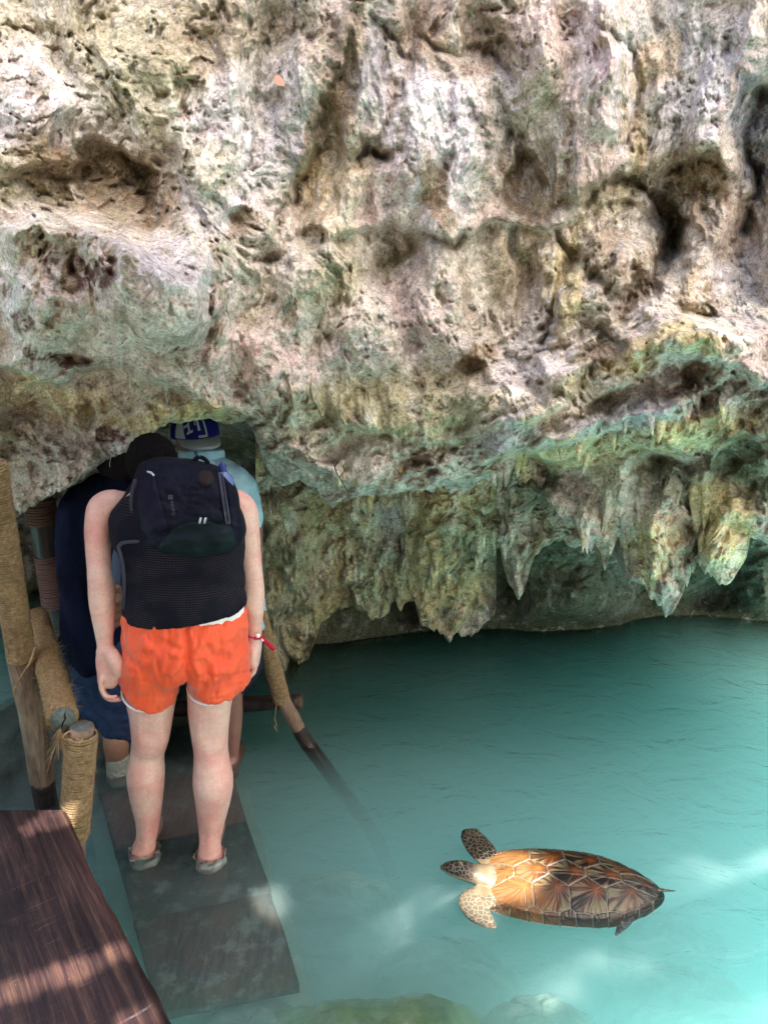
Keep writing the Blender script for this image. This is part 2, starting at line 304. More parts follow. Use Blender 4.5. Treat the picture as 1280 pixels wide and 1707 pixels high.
def edge_fn(pl, xs, pos_noise=True):
    t_ = perlin(np.stack([xs / 10.5 + 2.2 * perlin(np.stack([xs / 35., xs * 0 + 6, xs * 0], -1)), xs * 0 + 9, xs * 0], -1)); teeth = (17 * np.clip(t_, 0, 1) ** 1.3 - 12 * np.clip(-t_, 0, 1)) * (.6 + .6 * perlin(np.stack([xs / 60., xs * 0 + 2, xs * 0], -1))) * sstep(520, 600, xs)
    e = teeth + np.interp(xs, [p[0] for p in pl], [p[1] for p in pl])
    return e + 3.0 * perlin(np.stack([xs / 9.0, xs * 0, xs * 0], -1)) + 1.6 * perlin(np.stack([xs / 3.7, xs * 0 + 4, xs * 0], -1))

def axis_vals(a, b, n_in, lo=-0.0, hi=1280.0, ext=40):
    left = a + (lo - a) * (np.linspace(0, 1, ext, endpoint=False)) ** 0.8 if a < lo else np.array([])
    mid = np.linspace(max(a, lo), min(b, hi), n_in)
    right = hi + (b - hi) * (np.linspace(0, 1, ext + 1)[1:]) ** 1.2 if b > hi else np.array([])
    return np.concatenate([left, mid, right])

def displace_common(px, py, pos, mask_flow, mask_band, amp=1.0):
    q = pos + .05 * np.stack([fbm(pos * 3 + 1, 3), fbm(pos * 3 + 2.5, 3), fbm(pos * 3 + 8, 3)], -1) * 2
    sv = q * np.array((1, 1, .45))
    t8 = fbm(sv * 5.5 + 44, 4); terr = np.floor(t8 * 7) + sstep(.55, 1.0, t8 * 7 - np.floor(t8 * 7))
    d = -.10 * fbm(q * 1.9, 3) - .26 * (billow(sv * 2.3 + 4, 3, .4) - .25) - .075 * (billow(q * 6.0 + 14, 4) - .25) - .026 * (billow(q * 19 + 30, 3) - .25) - .016 * terr
    d = d + .045 * sstep(.20, .36, fbm(q * np.array((7, 7, 5)) + 120, 5)) + .022 * sstep(.15, .30, fbm(q * 20 + 150, 4)) * sstep(-.1, .15, perlin(q * 2.5 + 77))
    d = d + np.clip(mask_flow - 1, 0, 1) * 4 * (-.07 * (billow(q * np.array((13, 8, 1.6)) + 15, 3) - .25))
    d = d + mask_flow * (-.20 * (billow(q * np.array((4.6, 2.5, .8)) + 5, 3, .45) - .25))
    ca, sa = math.cos(R(30)), math.sin(R(30))
    rx = px * ca - py * sa; ry = px * sa + py * ca
    bq = np.stack([rx / 190., ry / 26., pos[..., 1] * 2], -1) + .6 * np.stack([fbm(q * 4, 3)] * 3, -1)
    d = d + mask_band * (-.10 * (billow(bq, 4) - .25))
    return d * amp

def carve(px, py, pos):
    wx = px + 46 * fbm(pos * 3.2 + 70, 4) + 12 * fbm(pos * 15 + 3, 3); wy = py + 46 * fbm(pos * 3.2 + 90, 4) + 12 * fbm(pos * 15 + 13, 3)
    d = np.zeros(px.shape)
    for (cx, cy, rx, ry, rot, amp) in BUMPS:
        e = ell(wx, wy, cx, cy, rx, ry, rot)
        if amp > 0:
            tp = sstep(.1, -.6, (wy - cy) / ry); d = d + amp * ((1 - sstep(.05, 1.35, e)) * (1 - tp) * .8 + (1 - sstep(.72, 1.02, e)) * tp * .8)
        else: d = d + 1.2 * amp * (1 - sstep(0, 1.5, e))
    for (pl, amp, wd) in GROOVES:
        dist, sg = seg_dist(wx, wy, pl); d = d + amp * np.exp(-(dist / wd) ** 2) + .4 * amp * np.exp(-(dist / (wd * 3)) ** 2)
    for (pl, amp, wd, dec) in STEPS:
        dist, sg = seg_dist(wx, wy, pl); s = dist * sg
        x0, x1 = pl[0][0], pl[-1][0]; f = sstep(min(x0, x1) - 25, min(x0, x1) + 45, px) * (1 - sstep(max(x0, x1) - 45, max(x0, x1) + 25, px))
        d = d + amp * f * sstep(-wd, wd, s) * np.exp(-np.clip(s, 0, None) / dec) - .35 * abs(amp) * f * np.exp(-(s / (wd * 2.2)) ** 2)
    return d

def sheet(name, cps, edge, x_range, top, n_in, n_rows, roundpx, depth_back, zback, masks, colr=None, carve_on=True, parent=None):
    xs = axis_vals(x_range[0], x_range[1], n_in, max(x_range[0], 0), min(x_range[1], 1280)); e = edge_fn(edge, xs)
    nb = 14
    nr2 = int(n_rows * .22); nr1 = n_rows - nr2
    j = np.arange(len(xs)); lo = np.array([e[max(0, k - 34):k + 35].min() for k in j]); kern = np.hanning(61); kern /= kern.sum()
    eb = np.convolve(np.pad(lo, 30, mode='edge'), kern, 'valid') - 26
    px = np.broadcast_to(xs, (n_rows, len(xs))).copy()
    s1 = np.linspace(0, 1, nr1, endpoint=False)[:, None]; s2 = np.linspace(0, 1, nr2)[:, None] ** .85
    py = np.concatenate([top + s1 * (eb[None, :] - top), eb[None, :] + s2 * (e - eb)[None, :]], 0)
    Yb = idw(px, py, cps); pos = PY(px, py, Yb)
    mf, mb, am = masks(px, py)
    d = displace_common(px, py, pos, mf, mb, am)
    if carve_on: d = d + carve(px, py, pos)
    # roll the lower lip backwards
    pl = list(zip(xs[::2], e[::2])); dist = np.full(px.shape, 1e9)
    near = py > (e[None, :] - 260)
    ex = xs[None, :]; best = np.full(px.shape, 1e9)
    for k in range(-40, 41, 1):                      # neighbouring edge columns
        j = np.clip(np.arange(len(xs)) + k, 0, len(xs) - 1)
        best = np.minimum(best, np.hypot(px - xs[j][None, :], py - e[j][None, :]))
    t = np.clip(1 - best / roundpx, 0, 1); roll = roundpx / F * 2.8 * (1 - np.sqrt(np.clip(1 - t * t, 0, 1)))
    Y = Yb + d + roll
    pts = PY(px, py, Y)
    # underside running back into the cave
    last = pts[-1]; rows = []
    for k in range(1, nb + 1):
        f = k / nb; b = last.copy(); b[:, 1] += depth_back * f ** 1.3; b[:, 2] += zback * f ** .8 + .05 * f * fbm(np.stack([b[:, 0] * 3, b[:, 1] * 3, b[:, 2] * 3], -1), 3)
        rows.append(b)
    allp = np.concatenate([pts, np.array(rows)], 0)
    PX = np.concatenate([px, np.repeat(px[-1:], nb, 0)]); PYy = np.concatenate([py, np.repeat(py[-1:], nb, 0)])
    c = (colr or rock_color)(PX, PYy, allp)
    return grid_mesh(name, allp, MAT_ROCK, parent, c, flip=False)

def m_A(px, py):
    flow = (1 - sstep(380, 440, py)) * sstep(330, 420, px) + sstep(780, 830, py) * sstep(850, 950, px) * 1.2
    band = sstep(700, 820, px) * sstep(520, 560, py + (px - 700) * .0) * (1 - sstep(740, 780, py)) + .6 * sstep(430, 520, px) * (1 - sstep(700, 820, px)) * sstep(640, 700, py)
    return flow, band, 1.0
def m_B(px, py): return sstep(840, 900, py) * 1.3, np.zeros(px.shape), 1.0
def col_B(px, py, pos):
    P_B = [(520, 830, 110, 30, -12, OLIVE, .7), (600, 840, 150, 30, -10, OCHRE, .35), (720, 870, 110, 50, 0, GGREEN * .7, .8), (650, 890, 30, 50, 0, BLUEG * .8, .8), (560, 900, 120, 40, 0, OLIVE, .5), (460, 860, 50, 80, 0, BROWN * 1.6, .6),
           (480, 980, 60, 110, 0, OLIVE * .8, .7), (570, 960, 60, 60, 0, BROWN * 1.3, .5), (640, 970, 60, 60, 0, TEAL, .7), (740, 990, 60, 80, 0, GGREEN * .75, .8), (800, 900, 60, 60, 0, TEAL, .8), (860, 900, 26, 100, 0, CREAM * .8, .7), (900, 860, 40, 60, 0, CREAM * .7, .5), (860, 830, 70, 30, 0, MOSS, .6)]
    return rock_color(px, py, pos, P_B, GGREEN * .95)
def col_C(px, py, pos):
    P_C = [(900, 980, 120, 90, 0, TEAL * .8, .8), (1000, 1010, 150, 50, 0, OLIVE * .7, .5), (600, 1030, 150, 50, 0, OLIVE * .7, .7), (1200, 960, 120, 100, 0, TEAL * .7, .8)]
    c = rock_color(px, py, pos, P_C, TEAL * .8) * .55  # back wall colour darkened to stand in for recess shade
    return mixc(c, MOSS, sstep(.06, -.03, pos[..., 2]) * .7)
CP_B = [(400, 760, 2.9), (440, 880, 3.10), (440, 1000, 3.2), (476, 1100, 3.42), (520, 1080, 3.45), (600, 850, 3.15), (600, 930, 3.35), (600, 1020, 3.45), (700, 850, 3.15), (700, 930, 3.4), (750, 1000, 3.45), (760, 1064, 3.5), (850, 850, 3.15), (866, 1000, 3.3), (900, 800, 3.1), (1100, 800, 3.2), (1280, 800, 3.2), (1600, 800, 3.2), (600, 700, 3.05), (1000, 700, 3.05)]
WL = [(380, 1080), (520, 1074), (600, 1066), (700, 1054), (740, 1050), (830, 1048), (885, 1052), (960, 1046), (1035, 1040), (1060, 1032), (1110, 1027), (1180, 1030), (1280, 1034), (1600, 1040)]
def build_cliff():
    a = sheet('cliff', CP_A, EDGE_A, (-300, 1580), -300, 720, 560, 17, 1.2, .12, m_A)
    b = sheet('rock_curtain', CP_B, EDGE_B, (426, 1500), 690, 500, 300, 16, .9, .05, m_B, col_B, False, a)
    # back wall of the pool, going down under the water
    xs = axis_vals(448, 1640, 420, 448, 1280); ys = np.concatenate([np.linspace(760, 1060, 170), np.linspace(1062, 1900, 40)])
    px, py = np.meshgrid(xs, ys)
    wl = np.interp(xs, [p[0] for p in WL], [p[1] for p in WL]); Yw = PZ(xs, wl)[:, 1][None, :]
    t = sstep(820, 1000, py); Y = 3.45 * (1 - t) + Yw * t
    pos = PY(px, py, Y); q = pos
    d = .16 * fbm(q * 2.2 + 3, 3) - .16 * (billow(q * np.array((3.2, 3, 2.4)) + 4, 3) - .25) - .07 * (billow(q * 9 + 14, 4) - .25)
    d += .25 * np.clip(1 - ell(px, py, 690, 1010, 40, 60), 0, 1) + .2 * np.clip(1 - ell(px, py, 845, 980, 40, 90), 0, 1) + .3 * np.clip(1 - ell(px, py, 1180, 1010, 70, 60), 0, 1)
    d -= .25 * np.clip(1 - ell(px, py, 960, 1000, 110, 120), 0, 1) + .25 * np.clip(1 - ell(px, py, 1275, 990, 50, 90), 0, 1)
    nearw = np.exp(-((py - wl[None, :]) / 26.) ** 2); d = d * (1 - .85 * nearw)
    pts = PY(px, py, Y + d)
    under = py > wl[None, :] + 4
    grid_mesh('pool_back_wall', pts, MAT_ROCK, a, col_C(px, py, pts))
    # cave behind the walkers: vaulted chamber, shade put into its dark colour
    us = np.linspace(0, 1, 150); vs = np.linspace(0, 1, 120)
    U, Vv = np.meshgrid(us, vs)
    ang = R(150) * U                                      # plan angle round the chamber
    cx, cyy = -1.45, 2.75
    rad = 1.55 * (1 - .75 * np.clip(Vv - .62, 0, 1) ** 1.2 / .38 ** 1.2)
    X = cx - np.cos(ang) * rad * 1.0; Y2 = cyy + np.sin(ang) * rad * 1.35; Z = -1.6 + 3.5 * Vv ** .9
    X = np.where(X > -.45, -.45 + (X + .45) * .35, X)
    P3 = np.stack([X, Y2, Z], -1); nd = np.stack([np.cos(ang), -np.sin(ang), ang * 0], -1)
    P3 = P3 + nd * (.22 * (billow(P3 * 2.4, 4) - .2) + .06 * billow(P3 * 9, 3))[..., None]
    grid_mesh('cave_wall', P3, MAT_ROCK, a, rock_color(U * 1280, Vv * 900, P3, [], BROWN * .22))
    a['kind'] = 'structure'
    return a
CLIFF = build_cliff()
# ragged drip stones hanging from the ledges of the cliff
from mathutils.bvhtree import BVHTree
def build_drips():
    bpy.context.view_layer.update(); dg = bpy.context.evaluated_depsgraph_get()
    trees = [BVHTree.FromObject(o, dg) for o in [CLIFF] + [c for c in CLIFF.children if c.name.startswith('rock_curtain')]]
    cam_p = Vector((0, 0, CAMZ))
    lines = [([(600, 836), (700, 822), (780, 800), (860, 770), (980, 735), (1080, 700), (1160, 668), (1230, 645)], 26, (.05, .13)), ([(560, 905), (640, 900), (760, 905), (860, 900)], 16, (.06, .16)),
             ([(470, 960), (520, 940), (600, 960), (700, 960), (800, 950)], 16, (.06, .15)), ([(940, 800), (1000, 830), (1080, 840), (1160, 830), (1240, 830)], 22, (.08, .20)), ([(960, 870), (1060, 920), (1130, 930), (1210, 910)], 14, (.06, .14)),
             ([(560, 800), (620, 770), (700, 780), (760, 770)], 8, (.04, .08))]
    for pl, n, (l0, l1) in lines:
        xs = np.array([p[0] for p in pl]); ys = np.array([p[1] for p in pl])
        for k in range(n):
            x = float(rng.uniform(xs[0], xs[-1])); y = float(np.interp(x, xs, ys) + rng.normal() * 9)
            d = Vector([float(a) for a in ray(x, y)]).normalized(); best = None
            for t in trees:
                h = t.ray_cast(cam_p, d)
                if h[0] is not None and (best is None or h[3] < best[3]): best = h
            if best is None: continue
            p = best[0]; L = float(rng.uniform(l0, l1)); r0 = L * float(rng.uniform(.16, .30)) + .004
            if p.z - L < .03: continue
            nu, nv = 18, 20; v = np.linspace(0, 1, nv)[:, None]; a = np.linspace(0, 2 * math.pi, nu)[None, :]
            ca = np.stack([np.cos(a) + v * 0, np.sin(a) + v * 0, v * L * 12 + 0 * a], -1); s = float(rng.uniform(0, 90))
            rr = r0 * .95 * (1 - v) ** .7 * (.12 + .88 * sstep(0, .30, v)) * (1 + .45 * fbm(ca * np.array((1.5, 1.5, .6)) + s, 3) + .25 * fbm(ca * np.array((4, 4, 1)) + s, 2))
            bend = float(rng.normal() * .12) * L
            X = p.x + np.cos(a) * rr + bend * v ** 2; Y = p.y + .45 * r0 + .03 * (1 - v) ** 3 + np.sin(a) * rr * .8; Z = p.z + .5 * L - v * 1.5 * L + 0 * a
            P = np.stack([X, Y, Z], -1); px_ = x + 0 * P[..., 0]; py_ = y + v * L * 400 + 0 * P[..., 0]; c = (rock_color(px_, py_, P) if y < 880 and x > 880 else col_B(px_, py_, P)) * (1 + .3 * fbm(P * 40, 3))[..., None]
            grid_mesh('stalactite', P, MAT_ROCK, CLIFF, np.clip(c, .02, .9))
build_drips()
# ================================================================== WATER, POOL BED, GROUND
def build_water():
    m = M('pool_water'); t = m.t; t.nodes.remove(m.b)
    g = m.n('NewGeometry').outputs['Position']
    mp = m.n('Mapping'); m.l(g, mp.inputs[0]); mp.inputs['Scale'].default_value = (1, 1.5, 1)
    n1 = m.noise(mp.outputs[0], 4.5, 4, .55, 1.0); n2 = m.noise(mp.outputs[0], 26, 3, .55, .8)
    b1 = m.n('Bump'); m.l(n1, b1.inputs['Height']); b1.inputs['Strength'].default_value = .55; b1.inputs['Distance'].default_value = .05
    b2 = m.n('Bump'); m.l(n2, b2.inputs['Height']); b2.inputs['Strength'].default_value = .4; b2.inputs['Distance'].default_value = .010; m.l(b1.outputs[0], b2.inputs['Normal'])
    prev = b2.outputs[0]                                  # rings spreading from the legs, the pole and the swimming turtle
    for (cx, cy, amp, fq, fall) in [(*pz(240, 1412)[:2], .003, 150, 9), (*pz(350, 1414)[:2], .003, 150, 9), (*pz(197, 1290)[:2], .002, 170, 10), (*pz(513, 1240)[:2], .002, 170, 12), (*pz(780, 1470)[:2], .003, 95, 5), (*pz(1060, 1500)[:2], .003, 80, 4.5)]:
        vm = m.n('VectorMath', operation='DISTANCE'); m.l(g, vm.inputs[0]); vm.inputs[1].default_value = (cx, cy, 0); dd = vm.outputs['Value']
        hgt = m.math('MULTIPLY', m.math('SINE', m.math('MULTIPLY', m.math('ADD', dd, m.math('MULTIPLY', n1, .05)), fq)), m.math('EXPONENT', m.math('MULTIPLY', dd, -fall)))
        bb = m.n('Bump'); m.l(hgt, bb.inputs['Height']); bb.inputs['Strength'].default_value = .8; bb.inputs['Distance'].default_value = amp; m.l(prev, bb.inputs['Normal']); prev = bb.outputs[0]
    fr = m.n('Fresnel'); fr.inputs['IOR'].default_value = 1.38; m.l(prev, fr.inputs['Normal'])
    tr = m.n('BsdfTransparent'); gl = m.n('BsdfGlossy'); gl.inputs['Roughness'].default_value = .03; m.l(prev, gl.inputs['Normal'])
    mx = m.n('MixShader'); m.l(fr.outputs[0], mx.inputs[0]); m.l(tr.outputs[0], mx.inputs[1]); m.l(gl.outputs[0], mx.inputs[2])
    m.l(mx.outputs[0], m.out.inputs['Surface'])
    ab = m.n('VolumeAbsorption'); ab.inputs['Color'].default_value = (.06, .975, .968, 1); ab.inputs['Density'].default_value = 1.05
    sc = m.n('VolumeScatter'); sc.inputs['Color'].default_value = (.85, .996, .993, 1); sc.inputs['Density'].default_value = WSCAT; sc.inputs['Anisotropy'].default_value = .2
    ad = m.n('AddShader'); m.l(ab.outputs[0], ad.inputs[0]); m.l(sc.outputs[0], ad.inputs[1]); m.l(ad.outputs[0], m.out.inputs['Volume'])
    x0, x1, y0, y1, zb = -6, 7, -.2, 7, -2.4
    v = [(x0, y0, 0), (x1, y0, 0), (x1, y1, 0), (x0, y1, 0), (x0, y0, zb), (x1, y0, zb), (x1, y1, zb), (x0, y1, zb)]
    f = [(0, 1, 2, 3), (7, 6, 5, 4), (0, 4, 5, 1), (1, 5, 6, 2), (2, 6, 7, 3), (3, 7, 4, 0)]
    o = mesh_obj('water', v, f, m.m, smooth=False); o['kind'] = 'structure'; return o
WSCAT = 2.9
build_water()
def build_bed():
    xs = np.linspace(-5.8, 6.8, 260); ys = np.linspace(-.15, 6.9, 160); X, Y = np.meshgrid(xs, ys)
    P = np.stack([X, Y, X * 0], -1)
    Z = -.95 - .22 * np.clip(Y - 1.5, 0, 3) + .10 * fbm(P * 1.3, 4) + .03 * fbm(P * 5, 3)
    Z = np.minimum(Z, -.3)
    m = M('pale_sand', .95, .1); g = m.n('NewGeometry').outputs['Position']
    m.color(m.ramp(m.noise(g, 3.0, 6, .6), [(.3, (.50, .50, .44)), (.7, (.74, .72, .64))])); m.bump(m.noise(g, 18, 4), .4, .02)
    o = grid_mesh('pool_bed', np.stack([X, Y, Z], -1), m.m); o['kind'] = 'structure'
build_bed()
def build_ground():
    m = M('sandy_ground', .95, .1); g = m.n('NewGeometry').outputs['Position']
    m.color(m.ramp(m.noise(g, 1.2, 8, .65), [(.3, (.15, .13, .09)), (.7, (.24, .21, .16))])); m.bump(m.noise(g, 12, 6), .5, .03)
    hx = [-6, 7]; hy = [-.2, 7]
    # frame-shaped sheet reaching the horizon, with the pool cut out
    o_ = [(-250, -250), (250, -250), (250, 250), (-250, 250)]; i_ = [(-6, -.2), (7, -.2), (7, 7), (-6, 7)]
    z = .22
    v = [(x, y, z) for x, y in o_] + [(x, y, z) for x, y in i_] + [(x, y, -2.5) for x, y in i_]
    f = [(0, 1, 5, 4), (1, 2, 6, 5), (2, 3, 7, 6), (3, 0, 4, 7), (4, 5, 9, 8), (5, 6, 10, 9), (6, 7, 11, 10), (7, 4, 8, 11)]
    o = mesh_obj('ground', v, f, m.m, smooth=False); o['kind'] = 'structure'
build_ground()
# unseen leafy canopy, added to shade all but a few chosen gaps
GAPS = []   # (point, rx, ry) sun spots in world space
def gap(p, r): GAPS.append((np.array(p, float), r))
for (px, py, z, r) in [(855, 1450, 0.03, .085), (825, 1475, 0.03, .07), (900, 1442, .03, .03), (800, 1510, 0, .06), (1275, 1435, -.1, .045), (1235, 1445, -.1, .025), (1180, 1470, -.1, .022), (1130, 1450, -.1, .02),
                       (442, 1512, -.10, .055), (655, 1532, -.12, .022), (690, 1500, -.12, .015), (650, 1582, -.12, .02), (960, 1610, -.12, .035), (1040, 1617, -.1, .03), (1270, 1690, -.1, .04), (915, 1660, -.12, .035)]:
    gap(PZ(px, py, z), r)
for (px, py, Y, r) in [(1125, 660, 2.62, .06), (1198, 632, 2.55, .035), (770, 760, 2.75, .03)]:
    gap(PY(px, py, Y), r)
for k in range(22):  # strips of sun on the deck
    f = k / 21; gap(PZ(45 + 58 * f, 1382 - 20 * f, .35), .022 + .016 * f)
for k in range(46):
    f = k / 45; gap(PZ(-20 + 230 * f, 1668 - 78 * f, .35), .030 - .008 * f)
for k in range(4): gap(PZ(215 + 40 * k / 3, 1702 - 14 * k / 3, .35), .026)
def build_canopy():
    s = np.array(SUN_DIR); n = 12500 + 22000 + 14000
    # spread so that the shade falls over the scene
    sx = rng.uniform(-3.6, 3.4, n); sy = rng.uniform(1.9, 4.6, n)
    sx[12500:34500] = rng.uniform(-2.2, -.1, 22000); sy[12500:34500] = rng.uniform(.1, 2.7, 22000)
    sx[34500:] = rng.uniform(-.3, 2.9, 14000); sy[34500:] = rng.uniform(.68, 2.1, 14000)
    jj = np.arange(n); near = (jj >= 12500) & (jj < 34500); mid = jj >= 34500; z = np.where(near, 2.65 + rng.random(n) * .35, np.where(mid, 4.2 + rng.random(n) * .4, 8.0 + rng.random(n) * .8))
    k = (z - 1.0) / s[2]; C = np.stack([sx + s[0] * k, sy + s[1] * k, z], -1)
    size = np.where(near, rng.uniform(.03, .065, n), np.where(mid, rng.uniform(.05, .09, n), rng.uniform(.10, .19, n))); keep = np.ones(n, bool)
    for (g, r) in GAPS:
        w_ = C - g; al = w_ @ s; d = np.linalg.norm(w_ - al[:, None] * s, axis=1); keep &= ~((d < r + size * .62) & (al > 0))
    C = C[keep]; size = size[keep]; n = len(C)
    nrm = np.stack([rng.normal(size=n) * .35, rng.normal(size=n) * .35, np.ones(n)], -1) + s * .8; nrm /= np.linalg.norm(nrm, axis=1)[:, None]
    a = rng.normal(size=(n, 3)); a -= (a * nrm).sum(1)[:, None] * nrm; a /= np.linalg.norm(a, axis=1)[:, None]; b = np.cross(nrm, a)
    shape = [(-1, 0), (-.45, -.42), (.3, -.40), (1, 0), (.3, .40), (-.45, .42)]
    vs = np.stack([C + a * (u * size)[:, None] + b * (v * size * 1.3)[:, None] for u, v in shape], 1).reshape(-1, 3)
    me = bpy.data.meshes.new('unseen_shade_canopy'); me.vertices.add(len(vs)); me.vertices.foreach_set('co', vs.reshape(-1).astype(np.float32))
    me.loops.add(len(vs)); me.loops.foreach_set('vertex_index', np.arange(len(vs), dtype=np.int32)); me.polygons.add(n)
    me.polygons.foreach_set('loop_start', np.arange(0, len(vs), 6, dtype=np.int32)); me.update(calc_edges=True)
    m = M('leaf_green', .6, .3); m.color(m.ramp(m.noise(m.n('NewGeometry').outputs['Position'], 2), [(.3, (.03, .07, .015)), (.7, (.10, .17, .04))]))
    me.materials.append(m.m); o = bpy.data.objects.new('unseen_shade_canopy', me); COL.objects.link(o); o['kind'] = 'stuff'
build_canopy()
def build_leaf_screen():  # unseen ring of leaves added to block low sky light
    n = 9000; a = rng.uniform(0, 2 * math.pi, n); rad = 8.5 + rng.random(n) * 2.5; h = rng.random(n) ** .8 * (6.5 + 1.2 * np.sin(a * 5) + .8 * np.sin(a * 11 + 1))
    C = np.stack([rad * np.cos(a), 1.0 + rad * np.sin(a), h], -1); C = C[~((C[:, 1] > 3) & (np.abs(C[:, 0]) < 7))]; n = len(C); size = rng.uniform(.25, .55, n)
    nrm = rng.normal(size=(n, 3)); nrm /= np.linalg.norm(nrm, axis=1)[:, None]; u = np.cross(nrm, rng.normal(size=(n, 3))); u /= np.linalg.norm(u, axis=1)[:, None]; v = np.cross(nrm, u)
    vs = np.stack([C + u * (p * size)[:, None] + v * (q * size)[:, None] for p, q in ((-1, 0), (-.3, -.35), (1, 0), (-.3, .35))], 1).reshape(-1, 3)
    me = bpy.data.meshes.new('unseen_leaf_screen'); me.from_pydata(vs.tolist(), [], np.arange(4 * n).reshape(-1, 4).tolist())
    m = M('leaf_screen_green', .6, .3); m.color(m.ramp(m.noise(m.n('NewGeometry').outputs['Position'], 1.5), [(.3, (.03, .06, .015)), (.7, (.10, .15, .04))])); me.materials.append(m.m)
    o = bpy.data.objects.new('unseen_leaf_screen', me); COL.objects.link(o); o['kind'] = 'stuff'
build_leaf_screen()
# ================================================================== MODELLING TOOLS
class MB:
    def __init__(s): s.v = []; s.f = []
    def add(s, verts, faces):
        o = len(s.v); s.v += [V(v) for v in verts]; s.f += [tuple(i + o for i in f) for f in faces]; return s
    def tube(s, pts, radii, seg=16, cap=True, side=None, dome=True):
        """closed tube; radii scalars or (side, depth) pairs"""
        P = [Vector(p) for p in pts]; rr = [(r, r) if not isinstance(r, (tuple, list)) else r for r in radii]
        n = len(P); rings = []
        Sv = Vector(side) if side else Vector((1, 0, 0))
        T0 = (P[1] - P[0]).normalized()
        if abs(T0.dot(Sv)) > .9: Sv = Vector((0, 0, 1)) if abs(T0.z) < .9 else Vector((0, 1, 0))
        def ring(c, T, ra, rb):
            A = (Sv - T * Sv.dot(T)).normalized(); B = T.cross(A)
            return [c + A * (math.cos(2 * math.pi * k / seg) * ra) + B * (math.sin(2 * math.pi * k / seg) * rb) for k in range(seg)]
        for i in range(n):
            T = (P[min(i + 1, n - 1)] - P[max(i - 1, 0)]).normalized(); rings.append((P[i], T, *rr[i]))
        if dome and cap:
            c, T, a, b = rings[0]; m_ = min(a, b); pre = [(c - T * m_ * .95, T, a * .15, b * .15), (c - T * m_ * .7, T, a * .7, b * .7)]
            c, T, a, b = rings[-1]; m_ = min(a, b); post = [(c + T * m_ * .7, T, a * .7, b * .7), (c + T * m_ * .95, T, a * .15, b * .15)]
            rings = pre + rings + post
        o = len(s.v)
        for r in rings: s.v += ring(*r)
        nr = len(rings)
        for i in range(nr - 1):
            for k in range(seg):
                k2 = (k + 1) % seg
                s.f.append((o + i * seg + k, o + i * seg + k2, o + (i + 1) * seg + k2, o + (i + 1) * seg + k))
        if cap:
            s.f.append(tuple(o + k for k in reversed(range(seg)))); s.f.append(tuple(o + (nr - 1) * seg + k for k in range(seg)))
        return s
    def ball(s, c, r, seg=16, rot=None):
        c = Vector(c); r = r if isinstance(r, (tuple, list)) else (r, r, r); o = len(s.v); n = seg // 2
        for i in range(1, n):
            th = math.pi * i / n
            for k in range(seg):
                ph = 2 * math.pi * k / seg
                p = Vector((r[0] * math.sin(th) * math.cos(ph), r[1] * math.sin(th) * math.sin(ph), r[2] * math.cos(th)))
                if rot is not None: p = rot @ p
                s.v.append(c + p)
        z = Vector((0, 0, r[2])); z = rot @ z if rot is not None else z
        s.v.append(c + z); s.v.append(c - z); a, b = len(s.v) - 2, len(s.v) - 1
        for k in range(seg):
            k2 = (k + 1) % seg; s.f.append((a, o + k, o + k2)); s.f.append((b, o + (n - 2) * seg + k2, o + (n - 2) * seg + k))
            for i in range(n - 2): s.f.append((o + i * seg + k, o + (i + 1) * seg + k, o + (i + 1) * seg + k2, o + i * seg + k2))
        return s
    def build(s, name, mat, parent=None, smooth=True):
        return mesh_obj(name, s.v, s.f, mat, parent, smooth)
def smooth_path(pts, vals, n):
    """Catmull-Rom through points, values interpolated with them"""
    P = np.array([list(p) for p in pts], float); W = np.array([[v, v] if not isinstance(v, (tuple, list)) else list(v) for v in vals], float)
    A = np.concatenate([P, W], 1); A = np.concatenate([[2 * A[0] - A[1]], A, [2 * A[-1] - A[-2]]]); m = len(P) - 1; out = []
    for t in np.linspace(0, m - 1e-6, n):
        i = int(t); f = t - i; a, b, c, d = A[i], A[i + 1], A[i + 2], A[i + 3]
        out.append(.5 * (2 * b + (c - a) * f + (2 * a - 5 * b + 4 * c - d) * f * f + (3 * b - a - 3 * c + d) * f ** 3))
    out = np.array(out); return [Vector(o[:3]) for o in out], [(max(o[3], 1e-4), max(o[4], 1e-4)) for o in out]
def remeshed(mb, name, mat, voxel, smooth_it=4, parent=None, fn=None, fac=.6):
    o = mb.build(name, None)
    r = o.modifiers.new('r', 'REMESH'); r.mode = 'VOXEL'; r.voxel_size = voxel; r.adaptivity = 0
    if smooth_it:
        q = o.modifiers.new('s', 'SMOOTH'); q.iterations = smooth_it; q.factor = fac
    dg = bpy.context.evaluated_depsgraph_get(); me = bpy.data.meshes.new_from_object(o.evaluated_get(dg))
    o.modifiers.clear(); old = o.data; o.data = me; bpy.data.meshes.remove(old); me.name = name
    n = len(me.vertices)
    if fn is not None and n:
        co = np.empty(n * 3); me.vertices.foreach_get('co', co); co = co.reshape(-1, 3)
        no = np.empty(n * 3); me.vertices.foreach_get('normal', no); no = no.reshape(-1, 3)
        me.vertices.foreach_set('co', fn(co, no).reshape(-1)); me.update()
    me.polygons.foreach_set('use_smooth', np.ones(len(me.polygons), bool))
    me.materials.clear(); me.materials.append(mat); o.parent = parent
    return o
def to_px(co):
    """world -> photograph coordinates (for laying details on a body part)"""
    x, y, z = co[..., 0], co[..., 1], co[..., 2] - CAMZ
    d = y * cP - z * sP; u = y * sP + z * cP
    return 640 + F * x / d, 853.5 - F * u / d

